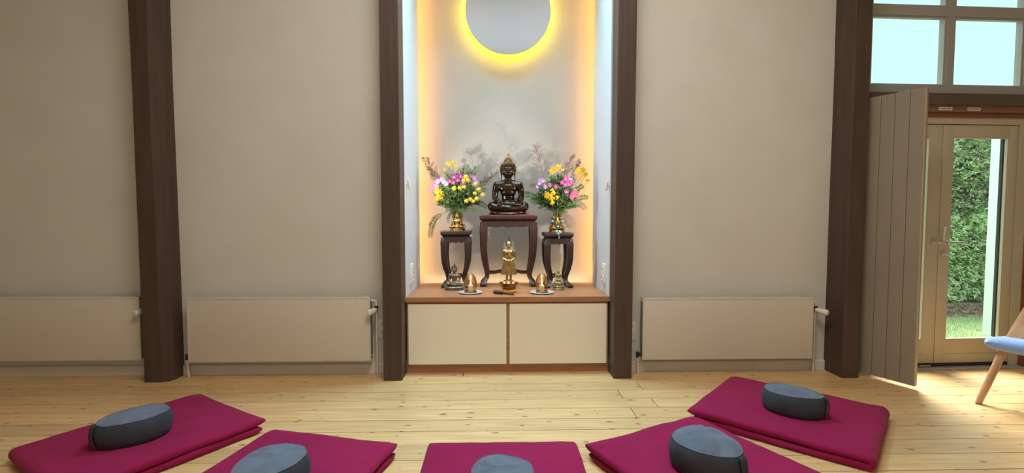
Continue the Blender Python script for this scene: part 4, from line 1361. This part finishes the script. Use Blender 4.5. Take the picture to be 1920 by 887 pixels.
# moulded wooden back, leaning away from the seat
bk = MB()
rings = []
for i in range(9):
    u = i / 8
    A0 = Vector((3.375, 3.17, .40)).lerp(Vector((3.73, 3.19, .98)), u)
    Wv = Vector((.25, -.43, 0))
    nn = Vector((.86, .5, -.45)).normalized()
    ring = []
    for v, k in ((0, 0), (.04, -.006), (.25, .012), (.5, .02), (.75, .012), (.96, -.006), (1, 0)):
        ring.append(A0 + Wv * v + nn * k)
    for v, k in ((1, .012), (.96, .022), (.75, .04), (.5, .048), (.25, .04), (.04, .022), (0, .012)):
        ring.append(A0 + Wv * v + nn * k)
    rings.append(ring)
bk.loft(rings)
bk.x = Matrix.Rotation(R(-25), 4, 'Z') @ Matrix.Translation((-3.182, -3.13, 0))
bk.build('backrest', M_['beech'], ch, 50)

# ================================================================== garden
g = MB()
struct(MB().box(2.0, 12.0, 4.12, 6.3, -.3, -.12).build('ground_lawn', M_['grass']))
struct(MB().box(2.0, 12.0, 6.3, 9.5, -.3, -.11).build('ground_bark', M_['mulch']))
rg = random.Random(5)
gr = MB()
for i in range(9000):
    x = rg.uniform(4.2, 7.4); y = rg.uniform(4.6, 6.25)
    if x > 5.38 and 5.1 < y < 5.5: continue
    a = rg.uniform(0, 2 * PI); l = rg.uniform(.03, .075)
    dx = math.cos(a) * l * .6; dy = math.sin(a) * l * .6
    gr.add([(x - dy * .06, y + dx * .06, -.12), (x + dy * .06, y - dx * .06, -.12), (x + dx, y + dy, -.12 + l)], [(0, 1, 2)])
o = gr.build('lawn_grass', M_['grass']); tag(o, 'bright lawn grass outside the glazed door', 'grass', kind='stuff')
ck = MB()
for i in range(900):
    x = rg.uniform(5.0, 8.2); y = rg.uniform(6.3, 7.1); s = rg.uniform(.015, .045); a = rg.uniform(0, PI)
    ck.add([(x + s * math.cos(a), y + s * math.sin(a), -.11), (x - s * math.cos(a), y - s * math.sin(a), -.10), (x - s * .3 * math.sin(a), y + s * .3 * math.cos(a), -.08), (x + s * .3 * math.sin(a), y - s * .3 * math.cos(a), -.105)], [(0, 2, 1), (0, 1, 3), (0, 3, 2), (1, 2, 3)])
o = ck.build('bark_chips', M_['mulch']); tag(o, 'brown bark chips below the hedge outside', 'bark', kind='stuff')
hd = thing('garden_hedge', 'dense green hedge seen through the door glass', 'hedge', (6.5, 7.6, -.11))
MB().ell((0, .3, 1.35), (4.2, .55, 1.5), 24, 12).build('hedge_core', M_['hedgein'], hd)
def hleaves(n, m, zr, name):
    mb = MB()
    for i in range(n):
        cx = rg.uniform(-2.3, 1.2); cz = rg.uniform(*zr)
        yb = -.22 - .16 * noise.noise(Vector((cx * 2.2, cz * 2.2, 3)))
        d0 = Vector((rg.uniform(-1, 1), -rg.uniform(.3, 1), rg.uniform(-.9, .5)))
        p = Vector((cx, yb + rg.uniform(-.1, .14), cz))
        for k in range(5):
            d = d0 + Vector((rg.uniform(-.9, .9), rg.uniform(-.4, .4), rg.uniform(-.7, .7)))
            leafquad(mb, p + d0.normalized() * .014 * k, d, Vector((rg.uniform(-.6, .6), -1, .5)), rg.uniform(.03, .07), rg.uniform(.007, .013))
    o = mb.build(name, m, hd); o['kind'] = 'stuff'
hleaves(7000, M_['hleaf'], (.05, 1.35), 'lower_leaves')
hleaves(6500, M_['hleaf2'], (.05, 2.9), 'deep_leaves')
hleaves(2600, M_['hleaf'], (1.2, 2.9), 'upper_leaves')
tw = MB()
for i in range(2600):
    p = Vector((rg.uniform(-2.4, 2.0), rg.uniform(-.36, -.1), rg.uniform(.9, 2.7)))
    d = Vector((rg.uniform(-1, 1), rg.uniform(-.5, .2), rg.gauss(0, .35))).normalized() * rg.uniform(.08, .3)
    tw.tube([p, p + d * .5 + Vector((0, 0, rg.uniform(-.02, .02))), p + d], [.004, .003, .0015], 3, cap=False)
o = tw.build('twigs', M_['twig'], hd); o['kind'] = 'stuff'
pl = MB().box(5.492, 6.3, 5.2, 5.38, -.3, 2.55).build('rendered_pillar', M_['render'])
tag(pl, 'white rendered pillar outside the glazed door', 'pillar', kind='structure')
